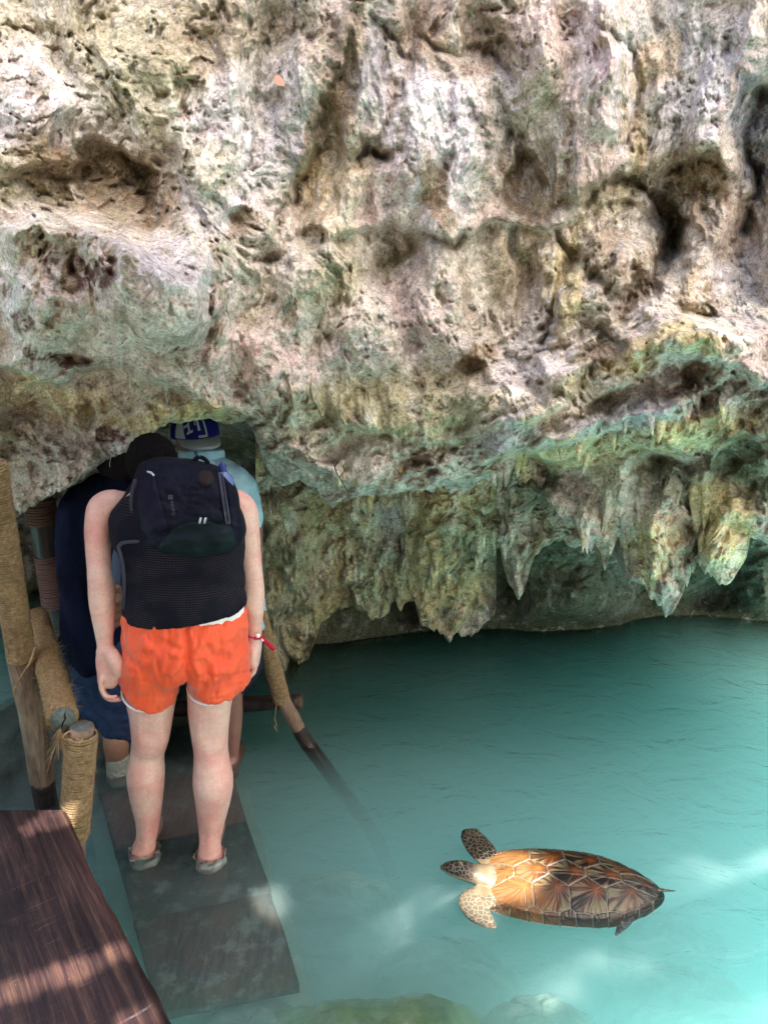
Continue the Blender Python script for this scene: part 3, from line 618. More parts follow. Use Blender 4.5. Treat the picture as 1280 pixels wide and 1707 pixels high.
# materials shared by the objects
def mat_rope():
    m = M('coir_rope', .9, .15); v = m.coord('Object')
    n = m.noise(v, 60, 5, .7); n2 = m.noise(v, 350, 2, .6); n3 = m.noise(v, 9, 3)
    c = m.ramp(n, [(.3, (.16, .10, .05)), (.55, (.31, .21, .11)), (.75, (.47, .35, .21))]); c = m.mix(1, c, m.ramp(n2, [(.3, .55), (.7, 1.3)]), 'MULTIPLY'); c = m.mix(1, c, m.ramp(n3, [(.3, .75), (.7, 1.1)]), 'MULTIPLY')
    m.color(c); m.bump(n2, .8, .004); return m.m
def mat_wood(name, dark, light, axis=(1, 1, .06), rough=.75, sc=40):
    m = M(name, rough, .25); v = m.coord('Object', axis)
    n = m.noise(v, sc, 8, .65, .8); n2 = m.noise(m.coord('Object'), 7, 4)
    c = m.ramp(n, [(.3, dark), (.65, light), (.8, tuple(min(1, x * 1.5) for x in light))]); c = m.mix(1, c, m.ramp(n2, [(.3, .6), (.7, 1.15)]), 'MULTIPLY')
    m.color(c); m.bump(n, .8, .006); return m.m
ROPE = mat_rope()
WOOD = mat_wood('weathered_wood', (.10, .06, .04), (.30, .20, .14))
WETWOOD = mat_wood('wet_dark_wood', (.012, .010, .012), (.05, .035, .03), rough=.35)
def fabric(name, c1, c2=None, rough=.85, sc=900, bump=.15, spec=.1):
    m = M(name, rough, spec); v = m.coord('Object'); n = m.noise(v, 6, 5, .6); n2 = m.noise(v, sc, 2)
    c = m.ramp(n, [(.3, c1), (.7, c2 or tuple(x * 1.25 for x in c1))]); m.color(c); m.bump(n2, bump, .001); return m.m
# ================================================================== DECK, WALKWAY, POSTS
DZ = .35
def build_deck():
    A, B = PZ(110, 1351, DZ), PZ(290, 1720, DZ); d = (B - A); L = np.linalg.norm(d); d /= L
    left = np.array((-d[1] * -1, 0, 0)); nx = np.array((d[1], -d[0], 0.0))      # to the left of the travelling direction
    if nx[0] > 0: nx = -nx
    th = .09; nu, nv = 170, 90; W = 1.5; Lt = L * 1.6
    rows = []
    def edge(sv): return .006 * np.sin(sv * 5.1) + .010 * fbm(np.stack([sv * 5, sv * 0, sv * 0], -1), 3)
    prof = [(W, -th), (W, 0)] + [(W * (1 - k / nv), 0) for k in range(1, nv)] + [(.012, -.001), (.004, -.005), (0, -.013), (-.003, -.03), (.002, -th * .8), (.012, -th), (W * .5, -th)]
    s = np.linspace(-.0, Lt, nu)
    far = np.array((A[0] - 0, A[1], DZ))
    G = np.zeros((len(prof), nu, 3))
    for i, (wd, z) in enumerate(prof):
        base = A[None, :] + d[None, :] * s[:, None] + nx[None, :] * (wd + (edge(s) * math.exp(-wd * 12)))[:, None]
        # the far end is cut square to the picture: shift the start of every grain line onto Y = A.y
        sh = (A[1] - (A[1] + nx[1] * wd)) / d[1]
        base = base + d[None, :] * (sh * (1 - s / Lt))[:, None]
        base[:, 2] = DZ + z; G[i] = base
    G[..., 2] += .0015 * fbm(G * np.array((18, 4, 1)), 3)
    m = M('dark_hardwood', .42, .45)
    g = m.n('NewGeometry').outputs['Position']; ang = math.atan2(d[1], d[0])
    rt = m.n('VectorRotate', rotation_type='Z_AXIS'); m.l(g, rt.inputs['Vector']); rt.inputs['Angle'].default_value = -ang
    def stretched(sc):
        mp = m.n('Mapping'); m.l(rt.outputs[0], mp.inputs[0]); mp.inputs['Scale'].default_value = sc; return mp.outputs[0]
    n1 = m.noise(stretched((.40, 9, 1)), 5, 8, .72, .5); n2 = m.noise(stretched((1.0, 55, 1)), 6, 6, .75, .3); n3 = m.noise(stretched((1.6, 3.2, 1)), 2.2, 4, .55)
    c = m.ramp(n1, [(.36, (.012, .006, .007)), (.50, (.032, .015, .014)), (.61, (.070, .034, .024)), (.74, (.17, .085, .05))])
    c = m.mix(1, c, m.ramp(n3, [(.35, .5), (.65, 1.35)]), 'MULTIPLY'); c = m.mix(1, c, m.ramp(n2, [(.35, .62), (.65, 1.3)]), 'MULTIPLY')
    # worn scratches across the grain and dusty specks
    sc1 = m.ramp(m.noise(stretched((30, 1.3, 1)), 3.0, 6, .75, .8), [(.60, 0), (.74, 1)])
    sp = m.ramp(m.noise(g, 150, 3, .7), [(.70, 0), (.76, 1)])
    c = m.mix(m.math('MULTIPLY', sc1, .30), c, (.34, .28, .28)); c = m.mix(m.math('MULTIPLY', sp, .45), c, (.5, .45, .42))
    m.color(c); rr = m.ramp(n1, [(.3, .35), (.7, .6)]); m.l(rr, m.b.inputs['Roughness']); b = m.bump(n2, .35, .002); m.bump(n1, .3, .003, b)
    root = thing('wooden_deck', 'dark reddish brown hardwood deck above the water in the lower left corner', 'deck', tuple(A))
    put(grid_mesh('plank', G, m.m, None), root)
    bm = MB()
    for f in (.06, .75): 
        p = A + d * (L * f) + nx * .12; bm.tube([(p[0], p[1], -1.0), (p[0], p[1], DZ - th)], [.04, .04], 14)
    put(bm.build('support', WETWOOD), root)
build_deck()

WZ = -.062
def build_walkway():
    a = PZ(500, 1642, WZ); b = PZ(385, 1282, WZ); al = PZ(262, 1690, WZ); bl = PZ(165, 1330, WZ)
    d = b - a; LL = np.linalg.norm(d); d /= LL; dl = (bl - al) / LL; 
    root = thing('walkway', 'submerged plank walkway under the man in orange shorts, leading into the cave', 'walkway', tuple(a))
    def mk(i, tint):
        m = M('submerged_plank_%d' % i, .7, .3); g = m.n('NewGeometry').outputs['Position']
        mp = m.n('Mapping'); m.l(g, mp.inputs[0]); mp.inputs['Scale'].default_value = (11, 1.2, 1); mp.inputs['Rotation'].default_value = (0, 0, -.32)
        n = m.noise(mp.outputs[0], 6, 7, .7, .6); n2 = m.noise(g, 14, 6, .7)
        c = m.ramp(n, [(.38, tuple(x * .45 for x in tint)), (.60, tuple(x * 2.4 for x in tint))]); c = m.mix(m.math('MULTIPLY', m.ramp(n2, [(.52, 0), (.62, 1)]), .45), c, (.20, .27, .22))
        m.color(c); m.bump(n, .4, .004); return m.m
    mats = [mk(0, (.034, .022, .015)), mk(1, (.014, .018, .015)), mk(2, (.075, .030, .018))]
    n = 8; L = 3.0
    for k in range(n):
        f0, f1 = k / n * L + .001, (k + 1) / n * L - .001
        jl, jr = random.uniform(-.005, .005), random.uniform(-.004, .005)
        P0, P1 = a + d * f0, a + d * f1; Q0, Q1 = al + dl * f0, al + dl * f1
        ex = np.array((1, 0, 0)); tz = random.uniform(-.0015, .0015); nu = 22
        top = []; us = np.linspace(0, 1, nu)
        rows = []
        for (pa, pb, z) in ((0, 0, -.035), (0, 0, 0), (.5, .5, .001), (1, 1, 0), (1, 1, -.035)):
            l0 = Q0 + (Q1 - Q0) * pa - ex * jl; r0 = P0 + (P1 - P0) * pa + ex * (jr + .006 * math.sin(k * 2.1 + pa * 3))
            r = l0[None, :] + (r0 - l0)[None, :] * us[:, None]; r = r.copy(); r[:, 2] = WZ + z + tz; rows.append(r)
        G = np.array(rows); G[1:4, :, 2] += .002 * fbm(G[1:4] * 20, 2); G[:, :, 1] += .008 * fbm(G * np.array((9, 1, 1)), 2)
        pl = grid_mesh('plank', G, mats[(k * 7 + k // 3) % 3], None, smooth=False); put(pl, root)
        # end grain faces
        bm = bmesh.new(); bm.from_mesh(pl.data); bmesh.ops.holes_fill(bm, edges=[e for e in bm.edges if e.is_boundary]); bm.to_mesh(pl.data); bm.free()
    m = M('algae_concrete', .9, .2); g = m.n('NewGeometry').outputs['Position']
    m.color(m.ramp(m.noise(g, 8, 6, .65), [(.35, (.10, .16, .08)), (.6, (.26, .29, .22))])); m.bump(m.noise(g, 30, 4), .4, .01)
    nu = 60; f = np.linspace(-.05, L, nu)
    r = a[None, :] + d[None, :] * f[:, None]; l = al[None, :] + dl[None, :] * f[:, None]; r[:, 0] += .055 + .05 * fbm(np.stack([f * 4, f * 0, f * 0], -1), 4); l[:, 0] -= .05
    def lv(q, z): q = q.copy(); q[:, 2] = z; return q
    G = np.array([lv(l, -1.2), lv(l, -.22), lv(r, -.20), lv(r + np.array((.02, 0, 0)), -.24), lv(r + np.array((.03, 0, 0)), -1.2)])
    put(grid_mesh('footing', G, m.m, None, smooth=False), root)
    st = thing('step', 'submerged timber step below the near end of the walkway', 'step', tuple(a))
    q0 = PZ(515, 1672, -.26); q1 = PZ(262, 1715, -.26); bm = MB()
    dn = np.array((0.05, -.16, 0))
    c = [q0, q1, q1 + dn, q0 + dn]; v = [(*p[:2], -.26) for p in c] + [(*p[:2], -.32) for p in c]
    bm.add(v, [(0, 1, 2, 3), (7, 6, 5, 4), (0, 4, 5, 1), (1, 5, 6, 2), (2, 6, 7, 3), (3, 7, 4, 0)]); put(bm.build('tread', mats[2], smooth=False), st)
    bm = MB(); c0 = (q0 + q1) / 2 + dn / 2; bm.tube([(c0[0], c0[1], -1.2), (c0[0], c0[1], -.32)], [.05, .05], 12); put(bm.build('support', mats[0]), st)
build_walkway()

def log_mesh(name, pts, radii, mat, seg=28, n=60, bump=.10, cap=True):
    P, W = smooth_path(pts, radii, n); b = MB().tube(P, W, seg, cap, dome=False)
    v = np.array([list(x) for x in b.v]); ax = np.array([list(P[min(i // seg, n - 1)]) for i in range(len(v))])
    r = v - ax; rl = np.linalg.norm(r, axis=1)[:, None] + 1e-9; T = np.array(P[-1] - P[0]); T /= np.linalg.norm(T)
    ang = np.arctan2((r @ np.cross(T, (0.3, .9, .1))), (r @ np.array((1, 0, .0)))); al = (v - np.array(P[0])) @ T
    nz = fbm(np.stack([np.cos(ang) * 2.5, np.sin(ang) * 2.5, al * 2.2], -1), 3) + .6 * fbm(np.stack([np.cos(ang) * 8, np.sin(ang) * 8, al * 3], -1), 3)
    b.v = [Vector(x) for x in (v + r * (bump * nz)[:, None])]
    return b.build(name, mat)
def coil(name, pts, radii, rope_r, gap=1.0, jitter=.25, fuzz=0, flat=False):
    """rope wound round a post, one continuous tube"""
    P, W = smooth_path(pts, radii, 60); P = [np.array(p) for p in P]
    seglen = [np.linalg.norm(b - a) for a, b in zip(P[:-1], P[1:])]; cum = np.concatenate([[0], np.cumsum(seglen)]); Lt = cum[-1]
    turns = Lt / (rope_r * 2 * gap); N = int(turns * 22); v = []; f = []; sg = 6
    th = np.linspace(0, turns * 2 * math.pi, N)
    PA = np.array(P); WA = np.array(W)[:, 0]
    s = np.linspace(0, Lt, N) + rope_r * jitter * 2 * fbm(np.stack([th * .35, th * 0, th * 0], -1), 2)
    c = np.stack([np.interp(s, cum, PA[:, k]) for k in range(3)], -1); r = np.interp(s, cum, WA)
    T = (PA[-1] - PA[0]) / np.linalg.norm(PA[-1] - PA[0]); A = np.cross(T, (0, 1, 0.02)); A /= np.linalg.norm(A); B = np.cross(T, A)
    rad = np.cos(th)[:, None] * A + np.sin(th)[:, None] * B; rr = rope_r * (1 + .22 * fbm(np.stack([th * 1.3, th * 0 + 3, th * 0], -1), 2))
    ctr = c + rad * (r + rope_r * .6 + rope_r * .35 * fbm(np.stack([th * .8, th * 0 + 9, th * 0], -1), 2))[:, None]
    for k in range(sg):
        a = 2 * math.pi * k / sg; v.append(ctr + rad * (math.cos(a) * rr)[:, None] + T * (math.sin(a) * rr)[:, None])
    vv = np.stack(v, 1).reshape(-1, 3)
    i = np.arange(N - 1)[:, None] * sg; k = np.arange(sg)[None, :]; k2 = (k + 1) % sg
    q = np.stack([i + k, i + k2, i + sg + k2, i + sg + k], -1).reshape(-1, 4)
    o = mesh_obj(name, vv, q, ROPE); return o, ctr, rad
def fibres(base_pts, dirs, n, ln, name='fibres', spread=.8, th=.0006):
    v = []; f = []
    idx = rng.integers(0, len(base_pts), n)
    for j in idx:
        p = np.array(base_pts[j]); d = np.array(dirs[j]) + rng.normal(size=3) * spread; d /= np.linalg.norm(d); L = ln * rng.uniform(.3, 1.2)
        s = np.cross(d, rng.normal(size=3)); s /= np.linalg.norm(s); bend = rng.normal(size=3) * L * .5; o = len(v)
        for t in (0, .35, .7, 1.0):
            c = p + d * L * t + bend * t * t; w_ = th * (1 - .6 * t); v += [c - s * w_, c + s * w_, c + np.cross(d, s) * w_ * 1.5]
        for q in range(3):
            for a in range(3):
                b_ = (a + 1) % 3; f.append((o + q * 3 + a, o + q * 3 + b_, o + q * 3 + 3 + b_, o + q * 3 + 3 + a))
    o = mesh_obj(name, v, f, ROPE, smooth=False); o['kind'] = 'stuff'; return o

def build_posts():
    G = 'rope bound handrail timbers'
    # tall leaning post, far left
    top, mid, low = pv(-14, 770, 2.22), pv(36, 1098, 2.32), pz(80, 1352, -.05)
    bot = pz(80, 1352, -.05) + Vector((.02, .02, -1.0))
    r = thing('handrail_post', 'tall leaning rope wrapped post at the left edge of the photo', 'post', bot, G)
    w1 = put(log_mesh('pole', [mid + (top - mid) * .0 + Vector((0, 0, .02)), low + (mid - low) * .22], [.045, .043], WOOD, bump=.16), r)
    w2 = put(log_mesh('wet_base', [low + (mid - low) * .215, low, bot], [.0435, .043, .043], WETWOOD), r)
    w3 = put(log_mesh('core', [top, mid], [.038, .042], WOOD, n=12), r)
    c, ctr, rad = coil('rope_wrapping', [top, mid], [.038, .041], .0044, 1.0); put(c, r)
    f = fibres(ctr, rad, 260, .018); put(f, r)
    # loose rope tail
    P, W = smooth_path([pv(58, 1080, 2.22), pv(50, 1105, 2.2), pv(40, 1120, 2.19), pv(26, 1145, 2.2), pv(24, 1158, 2.2)], [.004, .004, .003, .004, .006], 20)
    put(MB().tube(P, W, 8).build('rope_end', ROPE), r)
    # handrail log pointing at the viewer, wrapped in coir matting
    e0, e1 = pv(105, 1200, 1.98), pv(62, 1030, 2.75)
    r = thing('handrail_log', 'coir wrapped handrail log with a cracked round cut end facing the viewer', 'log', e0, G)
    P, W = smooth_path([e1, (e0 + e1) / 2 + Vector((0, 0, .0)), e0 - (e0 - e1).normalized() * .012], [(.046, .046)] * 3, 90)
    b = MB().tube(P, W, 40, dome=False); v = np.array([list(x) for x in b.v]); ax = np.array([list(P[min(i // 40, 89)]) for i in range(len(v))]); rr = v - ax
    nz = fbm(v * np.array((30, 30, 30)), 4) * .16 + .10 * fbm(v * 9, 2); v = v + rr * nz[:, None]; b.v = [Vector(x) for x in v]
    m = M('coir_matting', .95, .1); vv = m.coord('Object'); n = m.noise(vv, 90, 6, .75, .5); n2 = m.noise(vv, 420, 2, .7)
    cc = m.ramp(n, [(.3, (.13, .075, .03)), (.55, (.31, .20, .10)), (.75, (.50, .36, .20))]); m.color(m.mix(1, cc, m.ramp(n2, [(.3, .6), (.7, 1.3)]), 'MULTIPLY')); m.bump(n, 1, .006)
    put(b.build('coir_matting', m.m), r)
    put(fibres(v, rr / (np.linalg.norm(rr, axis=1)[:, None] + 1e-9), 900, .022), r)
    me = M('cut_end', .7, .3); vv = me.coord('Object'); me.color(me.ramp(me.noise(vv, 60, 6, .7), [(.3, (.045, .055, .05)), (.7, (.13, .15, .13))])); me.bump(me.noise(vv, 60, 6), .5, .004)
    T = (e0 - e1).normalized(); A = T.cross(Vector((0, 0, 1))).normalized(); B = T.cross(A)
    end = put(log_mesh('cut_end', [e0 - T * .06, e0 + T * .004], [.037, .0365], me.m, seg=40, n=8, bump=.02), r)
    mc = M('crack', .95, .05); mc.color((.006, .006, .006)); bb = MB(); pts = [(-.012, .033), (-.006, .018), (-.007, .004), (.002, -.008), (.006, -.020), (.012, -.031)]
    vs = []; c0 = e0 + T * .0055
    for i, (x, y) in enumerate(pts):
        wd = .0005 + .0022 * math.sin(math.pi * i / (len(pts) - 1)); vs += [c0 + A * (x - wd) + B * y * -1, c0 + A * (x + wd) + B * y * -1]
    bb.add(vs, [(2 * i, 2 * i + 1, 2 * i + 3, 2 * i + 2) for i in range(len(pts) - 1)]); sub(bb.build('crack', mc.m), end)
    # short upright post by the deck
    t0, b0 = pv(136, 1222, 1.99), pv(124, 1392, 1.99); ax = (b0 - t0); bot = b0 + ax.normalized() * 1.0
    r = thing('handrail_post', 'short upright rope wrapped post beside the corner of the wooden deck', 'post', bot, G)
    put(log_mesh('pole', [t0 - ax * .06, bot], [.036, .042], WOOD), r)
    put(log_mesh('cut_end', [t0 - ax * .055, t0 - ax * .066], [.033, .028], me.m, n=8), r)
    c, ctr, rad = coil('rope_wrapping', [t0, b0], [.043, .041], .0046, 1.05, .5); put(c, r)
    put(fibres(ctr, rad, 900, .016), r)
    # knotted lashing and frayed tassel
    kn = MB(); 
    for k in range(5):
        a = k * 1.1; pts = []
        for j in range(14):
            q = 2 * math.pi * j / 13; pts.append(t0 + Vector((-.012 + .030 * math.cos(q), -.025 - .018 * math.sin(q + a), -.012 + .012 * math.sin(q) + .006 * k)))
        kn.tube(pts, [.0035] * 14, 6)
    lash = thing('rope_lashing', 'frayed rope lashing tying the handrail log to the short post', 'rope', t0)
    put(kn.build('knot', ROPE), lash)
    base = [np.array(pv(96 + 6 * random.random(), 1215 + 8 * random.random(), 1.95)) for _ in range(60)]; dr = [np.array((-.15 + .1 * random.random(), -.05, -1.0)) for _ in range(60)]
    ts = put(fibres(base, dr, 90, .085, 'tassel', .14, .0009), lash); ts['kind'] = 'stuff'
    # dark upright at the back of the cave mouth
    t0, m0, b0 = pv(66, 838, 2.95), pv(76, 900, 2.95), pv(98, 1010, 2.95)
    r = thing('cave_post', 'dark rope bound post standing in the shadow of the cave mouth', 'post', b0, G)
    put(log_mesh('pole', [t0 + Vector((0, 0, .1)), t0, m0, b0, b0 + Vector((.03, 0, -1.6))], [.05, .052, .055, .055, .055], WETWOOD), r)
    dark = fabric('shaded_rope', (.10, .05, .05), (.16, .09, .07))  # darker copy of the rope colour for the cave shade
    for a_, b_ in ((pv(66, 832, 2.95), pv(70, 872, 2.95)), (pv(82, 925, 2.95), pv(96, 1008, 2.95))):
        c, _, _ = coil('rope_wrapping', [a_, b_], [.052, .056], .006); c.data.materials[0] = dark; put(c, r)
    # leaning pole on the right of the walkway
    a_, b_, c_ = pv(424, 1002, 2.74), pv(470, 1168, 2.80), pz(513, 1240, 0.0)
    u1, u2, u3 = pz(545, 1283, -.10), pz(590, 1345, -.32), pz(635, 1415, -.62)
    r = thing('leaning_pole', 'slanting pole right of the orange shorts, rope above and bare wood under water', 'pole', u3, G)
    put(log_mesh('core', [a_, b_], [.026, .030], WOOD, n=12), r)
    c, ctr, rad = coil('rope_wrapping', [a_ + (a_ - b_) * .3, b_], [.030, .032], .0042); put(c, r); put(fibres(ctr, rad, 200, .014), r)
    put(log_mesh('pole', [b_ + (a_ - b_) * .06, c_ + (b_ - c_) * .35], [.031, .030], WOOD, bump=.12), r)
    put(log_mesh('wet_base', [c_ + (b_ - c_) * .36, c_, u1, u2, u3, u3 + Vector((.12, -.1, -.3))], [.031, .031, .031, .030, .030, .030], WETWOOD, bump=.35, n=90), r)
    P, W = smooth_path([b_ + Vector((-.02, -.03, .0)), b_ + Vector((-.024, -.035, -.03)), b_ + Vector((-.03, -.035, -.07)), b_ + Vector((-.022, -.035, -.10)), b_ + Vector((-.034, -.035, -.11)), b_ + Vector((-.02, -.035, -.135))], [.0022] * 5 + [.0015], 30)
    put(MB().tube(P, W, 6).build('rope_end', ROPE), r)
    # dark crossbar
    e0, e1 = pv(498, 1170, 2.86), pv(230, 1188, 2.92)
    r = thing('crossbar', 'dark horizontal log crossing behind the bare legs just above the water', 'log', e0, G)
    put(log_mesh('log', [e1, (e0 + e1) / 2 + Vector((0, 0, .01)), e0], [.036, .036, .035], WETWOOD, bump=.2), r)
    T = (e0 - e1).normalized(); put(log_mesh('cut_end', [e0 - T * .02, e0 + T * .012, e0 + T * .018], [.033, .031, .026], mat_wood('cut_log_end', (.03, .02, .015), (.10, .065, .045)), n=8), r)
build_posts()
# ================================================================== PEOPLE
def skin(name, base, pink, rough=.5):
    m = M(name, rough, .35); v = m.coord('Object'); n = m.noise(v, 9, 5, .6); n2 = m.noise(v, 160, 4, .7); n3 = m.noise(v, 400, 2)
    c = m.ramp(n, [(.35, base), (.62, pink)]); c = m.mix(1, c, m.ramp(n2, [(.3, .86), (.7, 1.08)]), 'MULTIPLY')
    sp = m.ramp(m.noise(v, 240, 2, .5), [(.72, 0), (.76, 1)]); c = m.mix(m.math('MULTIPLY', sp, .35), c, (.75, .70, .66))
    vn = m.ramp(m.noise(v, 26, 4, .6, 1.2), [(.40, .93), (.60, 1.03)]); c = m.mix(1, c, vn, 'MULTIPLY')
    m.color(c); m.b.inputs['Subsurface Weight'].default_value = .12; m.b.inputs['Subsurface Radius'].default_value = (.012, .004, .002); m.b.inputs['Subsurface Scale'].default_value = .6
    b = m.bump(n2, .25, .001); m.bump(n3, .15, .0006, b); return m.m
SKIN_A = skin('fair_skin', (.65, .41, .34), (.62, .29, .245))
SKIN_C = skin('tan_skin', (.28, .15, .09), (.25, .12, .07))
ANKLE_CUFF = fabric('pale_ankle_cuff', (.60, .62, .54), (.78, .78, .70))
def Ln(px, py, Y): return F / (float(ray(px, py)[1]) and (Y / float(ray(px, py)[1])))   # px per metre
def limb(mb, rows, seg=20, n=40, depth=1.0, dome=True):
    """rows: (px, py, Y, half-width px[, depth ratio])"""
    pts = [pv(r[0], r[1], r[2]) for r in rows]; w_ = [(r[3] / Ln(*r[:3]), r[3] / Ln(*r[:3]) * (r[4] if len(r) > 4 else depth)) for r in rows]
    P, W = smooth_path(pts, w_, n); mb.tube(P, W, seg, dome=dome); return mb
def finger(mb, pts, r0, r1):
    P, W = smooth_path(pts, list(np.linspace(r0, r1, len(pts))), 14); mb.tube(P, W, 10)

def build_person_a():
    feet = pz(297, 1430, WZ)
    root = thing('person', 'person in bright orange shorts and navy tank top, seen from behind at the cave mouth', 'person', feet)
    b = MB()
    # legs
    limb(b, [(262, 1090, 2.20, 48), (253, 1150, 2.19, 43), (252, 1195, 2.18, 35.5), (251, 1228, 2.175, 31), (246, 1254, 2.18, 27.5), (243, 1290, 2.172, 31), (244, 1322, 2.175, 28), (246, 1370, 2.175, 20), (243, 1402, 2.165, 17.5), (240, 1420, 2.165, 21), (239, 1436, 2.165, 21.5)], 24, 60)
    limb(b, [(358, 1080, 2.20, 48), (352, 1140, 2.19, 40), (349, 1190, 2.18, 34.5), (350, 1228, 2.175, 30.5), (352, 1256, 2.172, 28.5), (355, 1300, 2.162, 33.5), (355, 1330, 2.162, 30), (352, 1375, 2.16, 21.5), (350, 1405, 2.15, 18.5), (350, 1430, 2.15, 22), (349, 1450, 2.15, 22)], 24, 60)
    for (x, y, Y) in ((239, 1436, 2.165), (349, 1450, 2.15)):    # feet
        h = pv(x, y, Y); h.z = WZ + .045
        P, W = smooth_path([h + Vector((0, .0, .0)), h + Vector((-.005, .07, -.004)), h + Vector((-.015, .15, -.018)), h + Vector((-.02, .20, -.024))], [(.040, .043), (.040, .036), (.046, .026), (.035, .018)], 16); b.tube(P, W, 16)
    # trunk
    tr = [(310, 1090, 2.20, 60, .6), (310, 1070, 2.20, 88, .66), (309, 1045, 2.20, 90, .62), (308, 1010, 2.20, 88, .54), (306, 965, 2.21, 88, .52), (300, 905, 2.23, 96, .55), (292, 855, 2.29, 100, .56), (284, 825, 2.34, 92, .55), (274, 808, 2.38, 58, .6), (267, 798, 2.43, 26, .95), (262, 788, 2.47, 20, 1)]
    limb(b, tr, 32, 70)
    # head, chin tucked forward
    hc = pv(255, 770, 2.50)
    b.ball(hc, (.064, .076, .078), 28, Matrix.Rotation(R(-35), 3, 'X')); b.ball(hc + Vector((0, .055, -.055)), (.055, .06, .06), 18)
    b.tube([hc + Vector((0, .13, -.05)), hc + Vector((0, .152, -.062))], [.012, .009], 10)      # nose
    for s in (-1, 1): b.ball(hc + Vector((s * .08, .01, -.015)), (.012, .02, .032), 12)
    # left arm (viewer's left)
    limb(b, [(196, 842, 2.335, 27), (174, 848, 2.32, 27), (164, 880, 2.28, 22.5), (164, 920, 2.25, 20.5), (166, 955, 2.22, 20), (170, 985, 2.205, 22.5), (171, 1012, 2.19, 21), (173, 1045, 2.175, 16.5), (175, 1072, 2.165, 13.5), (177, 1086, 2.155, 15)], 22, 60)
    limb(b, [(176, 1082, 2.155, 16, .8), (180, 1100, 2.15, 21, .62), (181, 1122, 2.145, 20, .55), (179, 1140, 2.14, 17, .5)], 18, 20)
    limb(b, [(186, 1090, 2.135, 12, .9), (195, 1108, 2.125, 13, .9), (198, 1122, 2.125, 10, .9)], 14, 14)          # heel of the thumb
    for i in range(4):
        Y0 = 2.118 + .018 * i; o = [0, 4, 5, 2][i]
        finger(b, [pv(169 + i * 1.0, 1132, Y0), pv(169 + i, 1148 + o * .5, Y0 - .004), pv(176 + i * 2, 1160 + o, Y0 - .006), pv(186 + i * 3, 1163 + o, Y0 - .004), pv(193 + i * 4.2 - (6 if i == 3 else 0), 1161 + o, Y0)], .0105 - .0008 * abs(i - 1), .0075)
    finger(b, [pv(193, 1104, 2.17), pv(202, 1122, 2.18), pv(206, 1136, 2.185), pv(205, 1148, 2.185)], .012, .008)
    # right arm
    limb(b, [(386, 840, 2.34, 28), (402, 852, 2.33, 27), (410, 885, 2.31, 23), (415, 920, 2.30, 20), (420, 955, 2.285, 18), (422, 982, 2.28, 19), (423, 1010, 2.27, 17.5), (424, 1035, 2.27, 14), (424, 1055, 2.27, 12.5), (424, 1066, 2.27, 13)], 22, 60)
    limb(b, [(424, 1062, 2.27, 11.5, 1.2), (424, 1078, 2.27, 12.5, 1.8), (423, 1096, 2.27, 11, 1.9), (423, 1106, 2.27, 9.5, 1.8)], 18, 20)
    for i in range(4):
        Y0 = 2.24 + .018 * i
        finger(b, [pv(424, 1100, Y0), pv(425, 1114, Y0), pv(421, 1124, Y0 - .004), pv(414, 1127 + [0, 3, 2, -1][i], Y0 - .006), pv(409, 1123 + [0, 3, 2, 0][i], Y0 - .004)], .0100, .0072)
    finger(b, [pv(418, 1076, 2.25), pv(414, 1092, 2.24), pv(413, 1106, 2.235)], .011, .008)
    def fn(co, no):
        px, py = to_px(co); d = np.zeros(len(co))
        d += .0035 * np.exp(-((px - 171) / 9) ** 2 - ((py - 968) / 11) ** 2)          # elbow
        d -= .0020 * np.exp(-((px - 171) / 16) ** 2 - ((py - 985) / 4) ** 2)
        for cx, cy in ((252, 1226), (350, 1232)):                                      # hollows and tendons of the knees
            d -= .007 * np.exp(-((px - cx) / 13) ** 2 - ((py - cy) / 16) ** 2); d += .003 * np.exp(-((np.abs(px - cx) - 20) / 5) ** 2 - ((py - cy + 6) / 24) ** 2)
        for cx, cy in ((243, 1392), (351, 1398)): d += .0035 * np.exp(-((px - cx) / 6) ** 2 - ((py - cy) / 30) ** 2) - .003 * np.exp(-((np.abs(px - cx) - 13) / 5) ** 2 - ((py - cy) / 22) ** 2)
        d += .0012 * fbm(co * 22, 3)
        d -= .0022 * np.exp(-((px - (200 - .55 * (py - 985))) / 2.2) ** 2) * (np.abs(py - 1005) < 25) * (px < 200)
        return co + no * d[:, None]
    body = put(remeshed(b, 'body', SKIN_A, .0042, 5, None, fn), root)
    for (x, y, Y, lf) in ((240, 1416, 2.165, 0), (350, 1418, 2.15, 1)):     # pale wavy cuffs added under water to imitate refracted ankles
        k = 1 / Ln(x, y, Y); c0 = pz(x, y + 2, -.006); c0.y = Y; c0.x = pv(x, y, Y).x; sb = MB(); n = 40; vs = []
        for j, (zz, rr_) in enumerate(((.000, 25), (-.012, 24), (-.028, 23), (-.042, 23.5), (-.056, 24), (-.066, 21), (-.068, 5))):
            for i in range(n):
                a = 2 * math.pi * i / n; w_ = 1 + (.13 * math.sin(a * 5 + j * 1.3 + lf * 2) + .10 * math.sin(a * 11 + j * 2.2)) * (1 - j / 7) * .8
                vs.append(c0 + Vector((math.cos(a) * rr_ * k * w_, math.sin(a) * rr_ * k * w_ + (.012 if j > 3 else 0), zz + .007 * math.sin(a * 4 + lf) * (j == 0))))
        sb.add(vs, [(j * n + i, j * n + (i + 1) % n, (j + 1) * n + (i + 1) % n, (j + 1) * n + i) for j in range(6) for i in range(n)]); put(sb.build('ankle_cuff', ANKLE_CUFF), root)
    # hair
    hb = MB(); hb.ball(hc + Vector((0, -.012, .010)), (.086, .090, .094), 30, Matrix.Rotation(R(-35), 3, 'X')); hb.ball(pv(262, 792, 2.44), (.055, .045, .05), 16)
